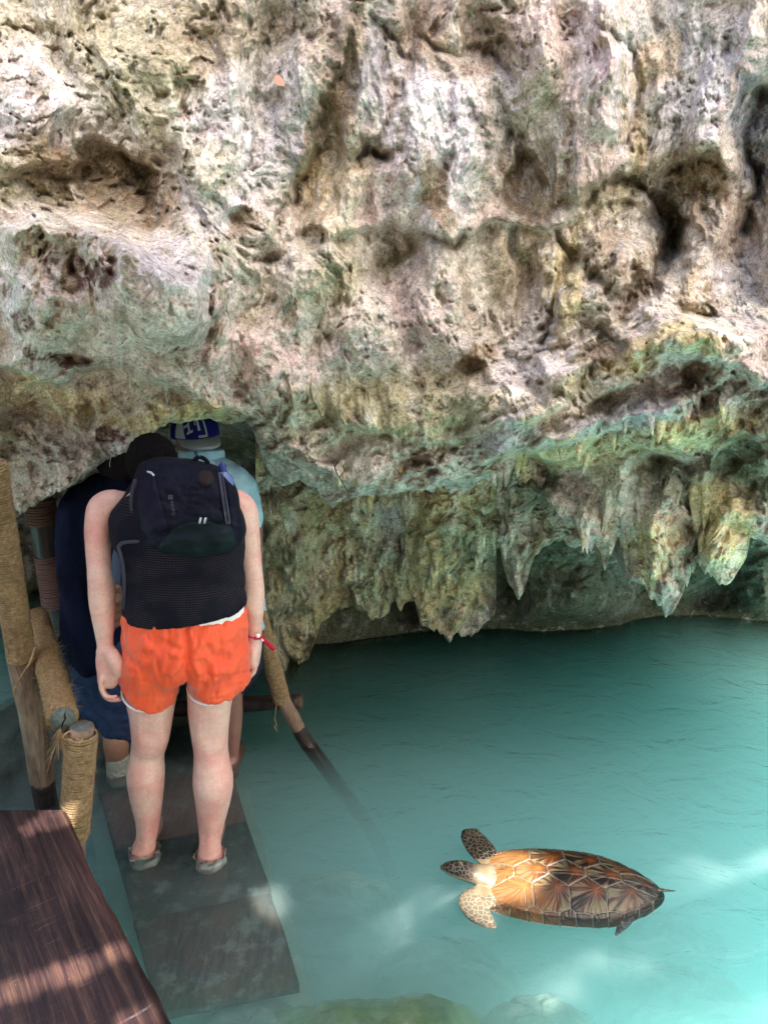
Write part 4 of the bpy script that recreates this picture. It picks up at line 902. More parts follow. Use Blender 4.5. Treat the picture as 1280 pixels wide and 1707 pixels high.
    hm = M('dark_brown_hair', .85, .08); v = hm.coord('Object'); hm.color(hm.ramp(hm.noise(v, 120, 4, .7), [(.35, (.002, .002, .003)), (.7, (.010, .007, .007))])); hm.bump(hm.noise(v, 260, 3), .8, .004)
    put(remeshed(hb, 'hair', hm.m, .006, 2, None, lambda co, no: co + no * (.006 * fbm(co * 60, 3))[:, None]), root)
    # shorts
    s = MB()
    limb(s, [(309, 1112, 2.20, 80, .7), (309, 1098, 2.20, 98, .74), (309, 1070, 2.20, 105, .76), (309, 1040, 2.20, 103, .70), (308, 1016, 2.20, 100, .62), (308, 1012, 2.20, 99, .60)], 48, 30, dome=False)
    limb(s, [(262, 1080, 2.20, 56, 1.25), (257, 1110, 2.20, 53, 1.2), (251, 1136, 2.195, 49, 1.1), (249, 1149, 2.195, 47, 1.05)], 36, 24, dome=False)
    limb(s, [(358, 1078, 2.20, 57, 1.25), (360, 1100, 2.20, 56, 1.2), (364, 1122, 2.195, 53, 1.1), (364, 1134, 2.195, 51, 1.05)], 36, 24, dome=False)
    def shf(co, no):
        px, py = to_px(co); d = np.zeros(len(co))
        a = np.arctan2(py - 1098, px - 313); r = np.hypot(px - 313, py - 1098)
        d += .0045 * np.sin(a * 8 + 5 * fbm(np.stack([px / 40, py / 40, px * 0], -1), 2)) * np.exp(-((r - 48) / 40) ** 2) * (py < 1120)
        d += .0040 * np.sin(px / 4.6 + 2 * fbm(np.stack([px / 30, py / 60, px * 0], -1), 2)) * np.exp(-((py - 1015) / 26) ** 2)
        d -= .016 * np.exp(-((px - 311 - .05 * (1100 - py)) / 7) ** 2) * sstep(1030, 1095, py)
        q = np.stack([px / 34 + py / 80, py / 55, px * 0], -1); d += .011 * fbm(q, 3) + .010 * (np.abs(perlin(np.stack([px / 14, py / 34, px * 0 + 3], -1))) - .2)
        d += .003 * perlin(np.stack([px / 40, py / 7, px * 0 + 7], -1)) * sstep(1095, 1130, py)
        co = co + no * d[:, None]
        for cx, hw, sgn in ((249, 48.5, -1), (364, 53, 1)):
            c = np.clip((px - cx) / hw, -1, 1); w2 = sstep(1085, 1145, py) * ((px < 309) if sgn < 0 else (px >= 309)); nf = .7 - .3 * np.tanh((co[:, 1] - 2.19) / .03)
            co[:, 2] += w2 * (-.024 * (1 - c * c) * nf + .010 * sgn * c)
        return co
    om = M('orange_nylon', .45, .35); v = om.coord('Object'); n = om.noise(v, 5, 5, .6); c = om.ramp(n, [(.3, (.68, .060, .014)), (.7, (.82, .095, .026))])
    sm = om.ramp(om.noise(v, 16, 6, .7), [(.56, 0), (.68, 1)]); c = om.mix(om.math('MULTIPLY', sm, .12), c, (.30, .05, .03))
    om.color(c); nb = om.noise(om.coord('Object', (1, 1, 2.5)), 45, 5, .65); b1 = om.bump(nb, .45, .005); om.bump(om.noise(v, 700, 2), .15, .0006, b1); om.b.inputs['Sheen Weight'].default_value = .15
    shorts = put(remeshed(s, 'shorts', om.m, .0045, 4, None, shf), root)
    wm = fabric('white_piping', (.70, .60, .60), (.82, .74, .74))
    for (cx, cy, hw, til, rat) in ((250, 1148, 44.5, 6, 1.05), (363, 1134, 49.5, -8, 1.05)):
        c0 = pv(cx, cy, 2.195); k = 1 / Ln(cx, cy, 2.195); pts = []
        for j in range(49):
            a = 2 * math.pi * j / 48; x = math.cos(a) * hw * k * 1.0; y = math.sin(a) * hw * k * rat
            z = -(.024 * (1 - math.cos(a) ** 2) * (.7 - .3 * math.tanh(y / .03)))
            pts.append(c0 + Vector((x, y, z + .010 * (math.cos(a) if cx > 300 else -math.cos(a)) - .004)))
        t = MB(); t.tube(pts, [(.0042, .0046)] * 49, 8, cap=False); sub(put_raw(t.build('hem_piping', wm), root), shorts)
    wb = MB(); limb(wb, [(308, 1020, 2.198, 98, .60), (308, 1008, 2.198, 98.5, .60), (308, 1000, 2.2, 97.5, .585)], 48, 8, dome=False); sub(wb.build('waistband', wm), shorts)
    # tank top
    t = MB()
    limb(t, [(309, 1027, 2.20, 103, .66), (308, 1010, 2.20, 103, .64), (306, 965, 2.21, 101, .60), (302, 905, 2.23, 106, .58), (293, 862, 2.285, 110, .58), (285, 830, 2.34, 98, .57), (276, 808, 2.38, 72, .6), (266, 792, 2.42, 38, .9)], 48, 60, dome=False)
    def tf(co, no):
        px, py = to_px(co); d = .006 * fbm(np.stack([px / 60, py / 30, px * 0], -1), 3) + .004 * np.sin(py / 9 + px / 30) * np.exp(-((py - 950) / 40) ** 2)
        co = co + no * d[:, None]; co[:, 2] += .118 * (px - 205) * sstep(950, 1024, py) / 515.; return co
    tm = M('navy_mesh_fabric', .9, .12); g = tm.n('NewGeometry').outputs['Position']; sx = tm.n('SeparateXYZ'); tm.l(g, sx.inputs[0])
    k = 2 * math.pi / .0085; u = tm.math('SINE', tm.math('MULTIPLY', tm.math('ADD', sx.outputs[0], tm.math('MULTIPLY', sx.outputs[2], .6)), k)); w_ = tm.math('SINE', tm.math('MULTIPLY', tm.math('SUBTRACT', sx.outputs[0], tm.math('MULTIPLY', sx.outputs[2], .6)), k))
    dots = tm.ramp(tm.math('MULTIPLY', u, w_), [(.30, 0), (.75, 1)]); zz = tm.ramp(tm.noise(g, 9, 2), [(.4, .15), (.6, .7)])
    tm.color(tm.mix(tm.math('MULTIPLY', dots, zz), (.0035, .004, .010), (.085, .06, .058))); tm.bump(dots, .4, .001)
    put(remeshed(t, 'tank_top', tm.m, .005, 3, None, tf), root)
    # wristband
    wr = MB(); c0 = pv(424, 1057, 2.27); pts = [c0 + Vector((math.cos(a) * .029, math.sin(a) * .029, -.006 * math.cos(a))) for a in np.linspace(0, 2 * math.pi, 33)]
    rm = fabric('red_band', (.35, .01, .04), (.45, .02, .06)); wr.tube(pts, [(.0016, .0055)] * 33, 8, cap=False); band = put(wr.build('wristband', rm), root)
    tl = MB(); a0, a1 = pv(431, 1061, 2.235), pv(457, 1084, 2.225); dx = (a1 - a0).normalized(); up = Vector((0, -1, 0)).cross(dx).normalized()
    vs = []; n = 10
    for j in range(n + 1):
        p = a0 + (a1 - a0) * (j / n) + Vector((0, 0, .003 * math.sin(j / n * 3.1))); vs += [p + up * .0078, p - up * .0078, p - up * .0078 + Vector((0, .0012, 0)), p + up * .0078 + Vector((0, .0012, 0))]
    tl.add(vs, [(4 * j + q, 4 * j + (q + 1) % 4, 4 * j + 4 + (q + 1) % 4, 4 * j + 4 + q) for j in range(n) for q in range(4)] + [(3, 2, 1, 0), (4 * n, 4 * n + 1, 4 * n + 2, 4 * n + 3)]); sub(tl.build('tail', rm), band)
    cl = MB(); cl.ball(pv(430, 1060, 2.232), (.0085, .006, .008), 12); sub(cl.build('clip', wm), band)
    pt = MB(); p = a0 + (a1 - a0) * .25 + Vector((0, -.002, 0)); e1 = dx * .005; e2 = up * .004; pt.add([p - e1 - e2, p + e1 - e2, p + e1 + e2, p - e1 + e2], [(0, 1, 2, 3)]); sub(pt.build('print', wm), band)
def put_raw(o, root): return o
build_person_a()

# ------------------------------------------------------------------ backpack
BPC = (312, 848)
BP_OUT = [(232, 772), (262, 762), (300, 764), (338, 770), (366, 778), (388, 800), (400, 845), (411, 884), (404, 908), (386, 924), (350, 932), (300, 934), (262, 926), (240, 912), (226, 884), (220, 840), (222, 800)]
def bp_radial():
    a = np.array([math.atan2(y - BPC[1], x - BPC[0]) for x, y in BP_OUT]); r = np.array([math.hypot(y - BPC[1], x - BPC[0]) for x, y in BP_OUT])
    o = np.argsort(a); a = a[o]; r = r[o]; return np.concatenate([a - 2 * math.pi, a, a + 2 * math.pi]), np.concatenate([r, r, r])
_ba, _br = bp_radial()
def bp_Y(px, py, lift=0.0):
    px = np.asarray(px, float); py = np.asarray(py, float)
    a = np.arctan2(py - BPC[1], px - BPC[0]); r = np.hypot(px - BPC[0], py - BPC[1]); R_ = np.interp(a, _ba, _br); f = np.clip(r / R_, 0, 1)
    base = 2.20 + (930 - py) * .0007                   # follows the leaning back
    dep = .135 * (1 - f ** 4.5) ** .5 * (1 + .10 * np.sin((py - 770) / 160 * math.pi))
    fold = .016 * fbm(np.stack([px / 40, py / 22, px * 0], -1), 3) + .006 * np.abs(perlin(np.stack([px / 16, py / 26, px * 0], -1))) + .012 * np.exp(-((py - (885 - .15 * (px - 300))) / 9) ** 2) * sstep(232, 262, px) * (1 - sstep(385, 400, px)) * 1.0 - .010 * sstep(886, 905, py)
    return base - dep + fold - lift
def bp_patch(name, poly, mat, parent, lift=.004, n=26, thick=.003):
    """cloth panel lying on the bag; poly = top edge (left->right) and bottom edge (left->right)"""
    top, bot = poly; u = np.linspace(0, 1, n)
    def al(pl):
        pl = np.array(pl, float); s = np.concatenate([[0], np.cumsum(np.hypot(*np.diff(pl, axis=0).T))]); s /= s[-1]; return np.stack([np.interp(u, s, pl[:, 0]), np.interp(u, s, pl[:, 1])], -1)
    T, B = al(top), al(bot); v = np.linspace(0, 1, n)[:, None, None]; G = T[None] * (1 - v) + B[None] * v
    e = np.minimum(np.minimum(u, 1 - u)[None, :], np.minimum(v[:, 0, 0], 1 - v[:, 0, 0])[:, None]); lf = lift * sstep(-.001, .06, e) + .0006
    Pt = PY(G[..., 0], G[..., 1], bp_Y(G[..., 0], G[..., 1]) - lf); return sub(grid_mesh(name, Pt, mat, None), parent)
def build_backpack():
    base = pv(320, 935, 2.15)
    root = thing('backpack', 'navy backpack with dark green base, worn by the person in orange shorts', 'backpack', base)
    navy = fabric('navy_ripstop', (.0025, .0028, .008), (.006, .0065, .016), .6); purple = fabric('plum_panel', (.005, .004, .014), (.011, .008, .024), .6); green = fabric('dark_green_panel', (.004, .008, .010), (.008, .014, .017), .6)
    grey = fabric('grey_webbing', (.03, .03, .05), (.055, .055, .08)); black = fabric('black_webbing', (.006, .006, .010))
    na, nr = 120, 46; ang = np.linspace(-math.pi, math.pi, na); fr = np.linspace(0, 1, nr) ** .8
    Rm = np.interp(ang, _ba, _br); px = BPC[0] + np.cos(ang)[None, :] * Rm[None, :] * fr[:, None]; py = BPC[1] + np.sin(ang)[None, :] * Rm[None, :] * fr[:, None]
    front = PY(px, py, bp_Y(px, py)); back = front[-1:] + 0; rows = [front]
    for f in (.5, 1.0):
        q = PY(BPC[0] + (px[-1] - BPC[0]) * (1 - .12 * f), BPC[1] + (py[-1] - BPC[1]) * (1 - .12 * f), bp_Y(px[-1], py[-1]) + .05 * f); rows.append(q[None])
    q = PY(px[0] * 0 + BPC[0], py[0] * 0 + BPC[1], np.full(na, 2.30)); rows.append(q[None])
    body = put(grid_mesh('bag', np.concatenate(rows, 0), navy, None), root)
    bp_patch('side_panel', ([(226, 806), (236, 797), (256, 790)], [(236, 885), (252, 900), (278, 880)]), purple, body)
    bp_patch('base_panel', ([(268, 906), (284, 884), (310, 872), (340, 868), (384, 876)], [(262, 922), (300, 930), (345, 929), (380, 921), (396, 905)]), green, body, .006)
    bp_patch('side_pocket', ([(378, 802), (390, 806), (397, 822)], [(386, 878), (398, 884), (406, 884)]), navy, body, .008)
    bp_patch('zip', ([(362, 782), (370, 782)], [(376, 874), (386, 874)]), grey, body, .009, 40)
    bp_patch('zip_teeth', ([(368, 786), (370, 786)], [(380, 873), (382, 873)]), black, body, .011, 40)
    # badge
    bm = MB(); n = 28; c = (343, 797); vs = [PY(c[0], c[1], bp_Y(*c) - .006)]; 
    for ring, lf in ((.9, .006), (1.0, .002)):
        for j in range(n):
            a = 2 * math.pi * j / n; x, y = c[0] + 13.5 * ring * math.cos(a), c[1] + 13.5 * ring * math.sin(a); vs.append(PY(x, y, bp_Y(x, y) - lf))
    fs = [(0, 1 + (j + 1) % n, 1 + j) for j in range(n)] + [(1 + j, 1 + (j + 1) % n, 1 + n + (j + 1) % n, 1 + n + j) for j in range(n)]; bm.add(vs, fs)
    sub(bm.build('badge', fabric('brown_patch', (.016, .012, .014), (.026, .018, .018))), body)
    # lettering, reading upwards, with a small square mark above it
    cu = bpy.data.curves.new('lettering', 'FONT'); cu.body = 'THRONI'; cu.size = 13; cu.space_character = 1.0; cu.extrude = 0; tmp = bpy.data.objects.new('lettering', cu); COL.objects.link(tmp)
    dg = bpy.context.evaluated_depsgraph_get(); me = bpy.data.meshes.new_from_object(tmp.evaluated_get(dg)); bpy.data.objects.remove(tmp)
    v = np.array([list(q.co) for q in me.vertices]); w_ = v[:, 0].max(); t = v[:, 0] / w_
    ax = np.array((286.5, 832)) - np.array((291, 858)); L = np.linalg.norm(ax); ax /= L; nx = np.array((-ax[1], ax[0]))
    q = np.array((293, 858))[None] + ax[None] * (t * (L - 3))[:, None] - nx[None] * (v[:, 1] * .62)[:, None] * 1.0
    P3 = PY(q[:, 0], q[:, 1], bp_Y(q[:, 0], q[:, 1]) - .0035); me.vertices.foreach_set('co', P3.reshape(-1)); me.update(); me.materials.clear()
    lm = M('grey_print', .6); lm.color((.07, .07, .10)); me.materials.append(lm.m); o = bpy.data.objects.new('lettering', me); COL.objects.link(o); sub(o, body)
    bm = MB()
    for (x0, y0, x1, y1) in ((281, 825.5, 287, 827), (281.4, 828.2, 287.4, 829.5), (282, 830.6, 288, 832.2), (280.6, 825.5, 281.8, 832.2), (286.4, 825.5, 287.8, 832.2)):
        pts = [(x0, y0), (x1, y0), (x1, y1), (x0, y1)]; bm.add([PY(x, y, bp_Y(x, y) - .0037) for x, y in pts], [(0, 1, 2, 3)])
    sub(bm.build('square_mark', lm.m, smooth=False), body)
    wl = M('white_bartack', .6); wl.color((.4, .4, .42)); bm = MB()
    for x in (333.5, 341.5): bm.tube([PY(x - 1, 872, bp_Y(x, 872) - .010), PY(x, 867.5, bp_Y(x, 868) - .016), PY(x + 1, 863.5, bp_Y(x, 864) - .010)], [(.0035, .002)] * 3, 8)
    sub(bm.build('loop', wl.m), body)
    # haul loop and cord at the top, side straps
    bm = MB(); pts = [PY(x, y, 2.27) for x, y in ((322, 772), (326, 765), (333, 762), (341, 765), (347, 772))]; P, W = smooth_path(pts, [(.007, .004)] * 5, 20); bm.tube(P, W, 8); sub(bm.build('handle', black), body)
    bm = MB()
    for pl in ([(225, 800), (219, 830), (222, 865), (232, 890)], [(245, 905), (225, 903), (205, 905), (197, 912)], [(197, 912), (203, 935), (207, 970), (206, 1015)]):
        pts = [PY(x, y, 2.135 if y > 895 else 2.19) for x, y in pl]; P, W = smooth_path(pts, [(.006, .003)] * len(pts), 24); bm.tube(P, W, 8)
    sub(bm.build('strap', grey), body)
    bm = MB(); bm.tube([PY(246, 786, 2.14), PY(252, 788, 2.125), PY(256, 792, 2.12)], [.003, .0035, .003], 8); sub(bm.build('toggle', wl.m), body)
    # blue bottle cap / clip at the top of the zip
    bc = thing('bottle', 'small blue capped bottle tucked in the top of the backpack', 'bottle', pv(372, 792, 2.2))
    bl = M('blue_plastic', .3, .5); bl.color((.006, .014, .12)); bm = MB(); c = pv(371, 780, 2.225); bm.tube([c + Vector((0, 0, -.016)), c + Vector((.0, 0, .0)), c + Vector((0, 0, .010)), c + Vector((0, 0, .014))], [.013, .013, .012, .008], 20); put(bm.build('cap', bl.m), bc)
    cb = M('clear_blue_plastic', .2, .5); cb.color((.10, .14, .30)); bm = MB(); bm.tube([c + Vector((0, .01, -.13)), c + Vector((0, .005, -.035)), c + Vector((0, 0, -.016))], [.03, .03, .015], 18); put(bm.build('flask', cb.m), bc)
build_backpack()

# ------------------------------------------------------------------ the two walkers ahead
def build_person_b():
    root = thing('person', 'person ahead in light blue shirt and blue backwards cap, head ducked under the cave roof', 'person', pz(385, 1270, WZ))
    b = MB()
    for (dx, dy) in ((0, 0), (-38, 3)):
        limb(b, [(388 + dx, 1075 + dy, 2.72, 30), (388 + dx, 1150 + dy, 2.70, 17.5), (389 + dx, 1200 + dy, 2.70, 15.5), (388 + dx, 1240 + dy, 2.69, 12), (387 + dx, 1268 + dy, 2.69, 11), (386 + dx, 1290 + dy, 2.69, 13)], 18, 30)
        h = pz(386 + dx, 1290 + dy, WZ); h.z = WZ + .04; P, W = smooth_path([h, h + Vector((0, .1, -.01)), h + Vector((0, .18, -.02))], [(.035, .038), (.04, .03), (.03, .018)], 10); b.tube(P, W, 12)
    limb(b, [(365, 1090, 2.75, 70, .7), (360, 1000, 2.75, 68, .65), (355, 900, 2.77, 74, .6), (350, 820, 2.80, 74, .6), (342, 785, 2.83, 45, .7), (336, 760, 2.85, 24, 1)], 24, 40)
    hc = pv(326, 728, 2.88); b.ball(hc, (.078, .095, .11), 20); b.ball(hc + Vector((0, .06, -.06)), (.05, .05, .05), 14)
    limb(b, [(396, 815, 2.80, 26), (414, 850, 2.78, 22), (420, 900, 2.76, 18), (420, 950, 2.72, 17), (414, 1010, 2.66, 14), (405, 1050, 2.62, 12)], 18, 30)
    limb(b, [(405, 1045, 2.62, 11, .6), (402, 1070, 2.60, 16, .5), (400, 1085, 2.6, 13, .5)], 14, 12)
    for i in range(4): finger(b, [pv(394 + i * 5, 1080, 2.6), pv(393 + i * 5, 1098, 2.6), pv(394 + i * 5, 1110, 2.585)], .009, .007)
    finger(b, [pv(408, 1058, 2.6), pv(416, 1075, 2.59), pv(417, 1088, 2.59)], .010, .008)
    put(remeshed(b, 'body', skin('tanned_legs', (.22, .12, .09), (.22, .10, .08)), .007, 4), root)
    t = MB(); limb(t, [(364, 1040, 2.75, 80, .72), (360, 960, 2.75, 78, .66), (356, 890, 2.77, 80, .62), (350, 822, 2.80, 80, .62), (344, 792, 2.83, 56, .68), (338, 772, 2.85, 32, 1.0), (335, 762, 2.85, 33, 1.0)], 32, 44)
    limb(t, [(392, 812, 2.80, 31), (410, 845, 2.785, 26), (414, 885, 2.77, 23), (414, 912, 2.76, 23)], 24, 24)
    dm = M('light_blue_denim', .9, .15); v = dm.coord('Object'); n = dm.noise(v, 14, 6, .65); dm.color(dm.ramp(n, [(.3, (.24, .38, .50)), (.7, (.42, .60, .70))])); dm.bump(dm.noise(v, 500, 2), .4, .001)
    def fn(co, no):
        px, py = to_px(co); return co + no * (.012 * fbm(np.stack([px / 22, py / 40, px * 0], -1), 3) + .004 * np.abs(perlin(np.stack([px / 9, py / 14, px * 0], -1))))[:, None]
    sh = put(remeshed(t, 'shirt', dm.m, .006, 3, None, fn), root)
    cpts = [pv(338 + 36 * math.cos(a) * 1.0, 764 - 8 * math.sin(a), 2.85 - .07 * math.sin(-a)) for a in np.linspace(math.pi * -.02, math.pi * 1.02, 20)]
    c = MB(); c0 = pv(337, 766, 2.85); cp = [c0 + Vector((.083 * math.cos(a), .075 * math.sin(a), .020 - .012 * math.sin(a))) for a in np.linspace(0, 2 * math.pi, 30)]; c.tube(cp, [(.008, .022)] * 30, 8, cap=False); sub(c.build('collar', dm.m), sh)
    s = MB(); limb(s, [(365, 1110, 2.75, 74, .75), (365, 1050, 2.75, 78, .72), (364, 1020, 2.75, 76, .68)], 28, 20)
    for dx in (0, -44): limb(s, [(388 + dx, 1090, 2.73, 34), (389 + dx, 1138, 2.715, 25)], 20, 10)
    put(remeshed(s, 'shorts', fabric('dark_shorts', (.015, .018, .03)), .008, 3), root)
    # cap worn backwards: crown, brim to the viewer, lettering panel
    blue = fabric('blue_cotton', (.006, .007, .075), (.010, .012, .12), .8); gry = fabric('grey_cotton', (.24, .26, .28), (.32, .34, .36), .8); cc = hc + Vector((0, -.004, .012))
    rx, ry, rz = .094, .108, .118
    def cap_pt(th, ph, k=1.0): return cc + Vector((rx * math.sin(ph) * math.cos(th), ry * math.sin(ph) * math.sin(th), rz * math.cos(ph))) * k
    def cap_patch(poly, k=1.012):   # poly in (azimuth deg from facing viewer, height 0..1)
        vs = []; n = 8
        (a0, h0), (a1, h1), (a2, h2), (a3, h3) = poly
        for i in range(n + 1):
            for j in range(n + 1):
                u, v_ = i / n, j / n; a = (a0 * (1 - u) + a1 * u) * (1 - v_) + (a3 * (1 - u) + a2 * u) * v_; h = (h0 * (1 - u) + h1 * u) * (1 - v_) + (h3 * (1 - u) + h2 * u) * v_
                vs.append(cap_pt(R(-90 + a), R(90) * (1 - h), k))
        return vs, [(i * (n + 1) + j, i * (n + 1) + j + 1, (i + 1) * (n + 1) + j + 1, (i + 1) * (n + 1) + j) for i in range(n) for j in range(n)]
    m = MB(); na, nh = 40, 14; vs = [cap_pt(2 * math.pi * i / na, R(92) * (1 - j / nh) + .001) for j in range(nh + 1) for i in range(na)]
    m.add(vs, [(j * na + i, j * na + (i + 1) % na, (j + 1) * na + (i + 1) % na, (j + 1) * na + i) for j in range(nh) for i in range(na)])
    capo = tag(thing('cap', 'blue and grey cap worn backwards on the person in the light blue shirt', 'cap', hc), 'blue and grey cap worn backwards on the person in the light blue shirt', 'cap')
    crown = put(m.build('crown', blue), capo)
    m = MB(); m.add(*cap_patch([(-34, .02), (-6, .02), (-22, .62), (-34, .62)])); sub(m.build('panel', gry), crown)
    m = MB()
    for p in ([(-10, .22), (4, .30), (4, .35), (-10, .28)], [(2, .14), (7, .14), (0, .52), (-4, .52)], [(-2, .10), (12, .16), (12, .21), (-2, .15)], [(-9, .50), (5, .54), (5, .59), (-9, .55)], [(24, .18), (30, .18), (27, .40), (22, .40)], [(18, .42), (32, .48), (32, .54), (18, .48)], [(17, .30), (20, .30), (18, .44), (15, .44)], [(42, .03), (46, .03), (42, .58), (38, .58)], [(24, .03), (44, .03), (44, .08), (24, .08)]): m.add(*cap_patch(p, 1.02))
    sub(m.build('lettering', gry), crown)
    m = MB(); vs = []; n = 24
    for lay in (0, 1):
        for j in range(7):
            for i in range(n + 1):
                a = R(-90 + -56 + 112 * i / n + 26); ex = .135 * (j / 6) * math.cos((i / n - .5) * math.pi * .93) ** .6 if 0 < i < n else 0
                q = cap_pt(a, R(90)); d = Vector((math.cos(R(-90 + 26)), math.sin(R(-90 + 26)), 0)); q = q + d * ex + Vector((0, 0, -.05 * ex - .02 * (abs(i / n - .5) * 2) ** 2 * (ex / .11) - .004 * lay)); vs.append(q)
    N = 7 * (n + 1); fs = [(L * N + j * (n + 1) + i, L * N + j * (n + 1) + i + 1, L * N + (j + 1) * (n + 1) + i + 1, L * N + (j + 1) * (n + 1) + i) for L in (0, 1) for j in range(6) for i in range(n)]
    fs += [(6 * (n + 1) + i, 6 * (n + 1) + i + 1, N + 6 * (n + 1) + i + 1, N + 6 * (n + 1) + i) for i in range(n)]; m.add(vs, fs)
    sub(m.build('brim', gry), crown)
build_person_b()

def build_person_c():
    root = thing('person', 'person in dark navy jacket and denim shorts, half hidden in the cave mouth', 'person', pz(195, 1300, WZ))
    b = MB()
    for (dx, Y) in ((0, 2.60), (48, 2.68)):
        limb(b, [(196 + dx, 1150, Y + .05, 20), (195 + dx, 1215, Y + .03, 22), (194 + dx, 1240, Y, 21), (195 + dx, 1265, Y, 18), (197 + dx, 1290, Y - .01, 16), (197 + dx, 1306, Y - .01, 18)], 18, 30)
    h = pz(197, 1308, WZ); h.z = WZ + .04
    P, W = smooth_path([h, h + Vector((0, .1, -.01)), h + Vector((0, .18, -.02))], [(.037, .038), (.04, .03), (.03, .018)], 10); b.tube(P, W, 12)
    limb(b, [(180, 1110, 2.70, 50, .6), (178, 1030, 2.72, 46, .6), (172, 930, 2.75, 50, .5), (174, 865, 2.78, 46, .5), (188, 812, 2.8, 24, .8), (194, 790, 2.82, 22, 1)], 24, 40)
    hc = pv(199, 764, 2.84); b.ball(hc, (.078, .095, .11), 20); b.ball(hc + Vector((0, .06, -.06)), (.05, .05, .05), 14)
    # bent arm holding the strap: forearm and hand seen between arm and trunk
    limb(b, [(222, 880, 2.66, 16), (220, 930, 2.58, 17), (208, 985, 2.50, 17), (199, 1000, 2.46, 14)], 18, 24)
    limb(b, [(203, 992, 2.465, 13, .9), (198, 1012, 2.455, 16, .7), (198, 1030, 2.45, 14, .6)], 16, 12)
    for i in range(4): finger(b, [pv(207, 1000 + i * 13, 2.46), pv(197, 1002 + i * 13, 2.435), pv(189, 1009 + i * 13, 2.43), pv(187, 1016 + i * 13, 2.435)], .0105, .008)
    finger(b, [pv(204, 990, 2.45), pv(196, 978, 2.44), pv(191, 985, 2.435)], .011, .009)
    put(remeshed(b, 'body', SKIN_C, .0055, 3), root)
    hb = MB(); hb.ball(hc + Vector((0, -.01, .012)), (.087, .10, .115), 24); hm = fabric('black_hair', (.008, .006, .008), (.02, .014, .014)); put(remeshed(hb, 'hair', hm, .006, 2), root)
    t = MB(); limb(t, [(160, 1075, 2.70, 62, .75), (165, 1000, 2.72, 62, .7), (168, 930, 2.75, 68, .64), (170, 860, 2.78, 72, .64), (184, 818, 2.8, 44, .8), (192, 800, 2.81, 28, .9)], 32, 44)
    limb(t, [(120, 850, 2.72, 24), (118, 930, 2.66, 22), (128, 1010, 2.58, 20), (142, 1080, 2.55, 22), (148, 1112, 2.55, 20)], 20, 30)
    nv = fabric('navy_cotton', (.002, .003, .012), (.006, .009, .030))
    put(remeshed(t, 'jacket', nv, .007, 3, None, lambda co, no: co + no * (.016 * fbm(co * np.array((14, 14, 4)), 3))[:, None]), root)
    g = MB(); limb(g, [(206, 905, 2.52, 15, .8), (202, 950, 2.49, 17, .8), (200, 988, 2.475, 13, .8)], 20, 20); put(remeshed(g, 'sleeve', fabric('slate_sleeve', (.05, .07, .11), (.10, .13, .19)), .006, 3), root)
    s = MB(); limb(s, [(186, 1170, 2.70, 62, .75), (186, 1120, 2.70, 66, .72), (184, 1080, 2.70, 62, .68)], 28, 20)
    limb(s, [(196, 1120, 2.66, 38), (196, 1180, 2.65, 35), (200, 1214, 2.64, 31)], 24, 14); limb(s, [(240, 1120, 2.72, 36), (243, 1205, 2.70, 27)], 24, 14)
    dn = M('blue_denim', .9, .15); v = dn.coord('Object'); dn.color(dn.ramp(dn.noise(v, 20, 6, .7), [(.3, (.012, .02, .05)), (.7, (.032, .052, .11))])); dn.bump(dn.noise(v, 400, 2), .4, .001)
    put(remeshed(s, 'shorts', dn.m, .006, 3, None, lambda co, no: co + no * (.008 * fbm(co * 22, 3))[:, None]), root)
    sk = MB(); limb(sk, [(196, 1262, 2.60, 19), (197, 1285, 2.595, 18.5), (198, 1302, 2.59, 20)], 24, 16); put(remeshed(sk, 'ankle_cuff', fabric('shaded_sock', (.20, .21, .17), (.30, .30, .24)), .005, 1, None, lambda co, no: co + no * (.004 * fbm(co * 60, 2))[:, None]), root)  # pale ankle cuff, its colour darkened for the cave shade
    cd_ = M('cord', .5); cd_.color((.5, .45, .42)); m = MB()
    for pl in ([(187, 758), (183, 770), (183, 778)], [(218, 738), (213, 758), (211, 776)]):
        P, W = smooth_path([pv(x, y, 2.70 if x < 200 else 2.68) for x, y in pl], [.0012] * 3, 10); m = MB().tube(P, W, 6); put(m.build('glasses_cord', cd_.m), root)
build_person_c()
